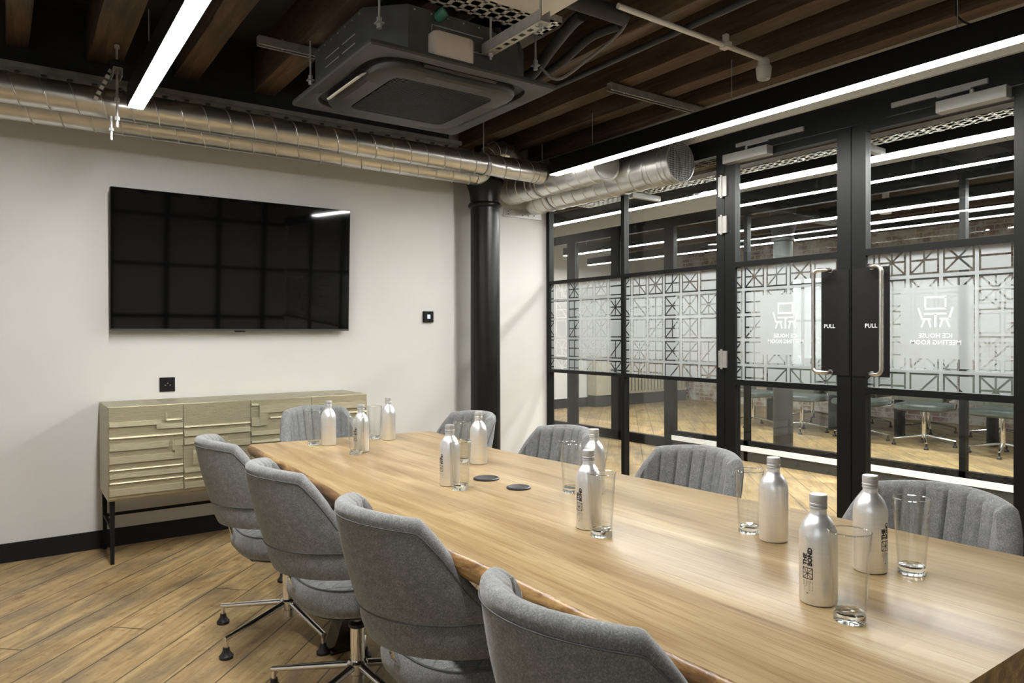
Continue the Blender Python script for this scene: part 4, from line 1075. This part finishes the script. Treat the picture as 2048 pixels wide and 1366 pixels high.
# far chairs: leather seat, chrome arms, chrome star base
def far_chair(label):
    t = thing('armchair', label, 'chair', group='green leather chairs in the far meeting room')
    P = [(x, y, z) for x, y, z in rsq(.25, .07, .43)]
    b = MB().rings([[(x * .86, y * .86, .40) for x, y, z in P], [(x, y, .42) for x, y, z in P], [(x, y, .455) for x, y, z in P], [(x * .93, y * .93, .475) for x, y, z in P]]); b.build('seat', 'leather', t)
    rs = []
    for i in range(9):
        u = i / 8; x0 = -.25 + .5 * u; yb = -.24 - .05 * (1 - (2 * u - 1) ** 2)
        rs.append([(x0, yb - .02, .52), (x0, yb - .07, .86), (x0, yb - .05, .88), (x0, yb - .03, .86), (x0, yb + .02, .52)])
    MB().rings(rs).build('backrest', 'leather', t)
    for sx in (-1, 1):
        x = sx * .265
        MB().tube([(x, -.26, .60), (x, -.10, .66), (x, .16, .655), (x, .215, .62), (x, .22, .46), (x, .17, .405), (x * .6, .05, .39)], .011, 8).build('arm', 'chrome', t)
    MB().tube([(0, 0, .09), (0, 0, .28)], .026, 14).tube([(0, 0, .28), (0, 0, .40)], .016, 12).build('column', 'chrome', t)
    for k in range(4):
        a = math.radians(20 + 90 * k); c_, s_ = cos(a), sin(a)
        lg = MB().tube([(.02 * c_, .02 * s_, .12), (.30 * c_, .30 * s_, .07)], [.016, .011], 10).build('base_leg', 'chrome', t)
        MB().lathe([(.024, 0), (.024, .012), (.010, .03), (.010, .066)], 14, c=(.295 * c_, .295 * s_, 0)).build('glide', 'rubber', lg)
    return t
fp = far_chair('x')
near = ['nearest the photo edge, corridor side', 'second from the photo edge, corridor side', 'third from the photo edge, corridor side', 'seen through the left door, corridor side', 'leftmost, corridor side']
farl = ['nearest the photo edge, brick wall side', 'second from the photo edge, brick wall side', 'third from the photo edge, brick wall side', 'leftmost, brick wall side']
first = True
for j, (xs, ys, lbs, rz) in enumerate(((8.33, (3.06, 3.83, 4.55, 5.32, 6.05), near, -PI / 2), (9.58, (3.55, 4.35, 5.15, 5.95), farl, PI / 2))):
    for k, y in enumerate(ys):
        o = fp if first else copy_tree(fp); first = False
        o['label'] = 'green grey leather armchair on a chrome base, ' + lbs[k]; o.location = (xs, y, 0); o.rotation_euler = (0, 0, rz + .25 * (k % 2) - .1)
# corridor tray, its brackets, and a basket
perf_tray('cable_tray', 'long perforated cable tray running above the glass doors in the corridor', 4.28, 4.44, 1.0, 5.0, 2.42, 'y')
for y in (4.25, 2.35):
    c = thing('tray_bracket', 'zinc cantilever bracket under the corridor cable tray, ' + ('seen through the fixed glazing' if y > 3 else 'seen through the right door'), 'bracket', (4.45, y, 2.40), group='corridor tray brackets')
    MB().box(-.22, .11, -.02, .02, -.022, .0195).build('arm', 'strut', c); MB().tube([(-.21, 0, .0195), (-.21, 0, .3205)], .005, 8).build('threaded_rod', 'zinc', c)
t = thing('cable_basket', 'wire basket tray beside the corridor cable tray near the meshed duct end', 'cable tray', (4.44, 3.8, 2.57)); b = MB()
for x in (-.09, -.03, .03, .09): b.tube([(x, -.6, 0), (x, 1.2, 0)], .0025, 5)
for x in (-.09, .09): b.tube([(x, -.6, .05), (x, 1.2, .05)], .0025, 5)
for i in range(19): y = -.6 + .1 * i; b.tube([(-.09, y, .05), (-.09, y, 0), (.09, y, 0), (.09, y, .05)], .0022, 5)
b.build('wire_grid', 'zinc', t)
b = MB()
for y in (-.4, 1.0): b.tube([(-.092, y, .05), (-.092, y, .409)], .004, 6).tube([(.092, y, .05), (.092, y, .409)], .004, 6)
b.split('hanger', 'zinc', t)
t = perf_tray('cable_tray', 'short pale perforated tray in the far meeting room, seen through the left door', 7.3, 8.5, 4.55, 4.75, 2.53, 'x')
c = thing('ceiling_sensor', 'small white ceiling sensor in the far meeting room, seen through the right door', 'sensor', (6.95, 3.55, 2.40))
MB().lathe([(.001, 0), (.05, .004), (.062, .05), (.05, .065), (.03, .07), (.03, .319)], 24).build('sensor_body', 'white', c)

# ------------------------------------------------------------------ light outside and exposure
wd = bpy.data.worlds.new('sky'); SC.world = wd; wd.use_nodes = True
bg = wd.node_tree.nodes['Background']; bg.inputs[0].default_value = (.95, .97, 1.0, 1); bg.inputs[1].default_value = SKY
vs_ = SC.view_settings; vs_.view_transform = 'Standard'; vs_.look = 'None'; vs_.gamma = 1; vs_.use_curve_mapping = False
vs_.exposure = EXPOSURE
cy = SC.cycles
cy.max_bounces = 14; cy.diffuse_bounces = 6; cy.glossy_bounces = 6; cy.transparent_max_bounces = 32; cy.transmission_bounces = 10
cy.sample_clamp_indirect = 6.0; cy.use_denoising = True; cy.caustics_refractive = True; cy.caustics_reflective = True
cy.blur_glossy = .5
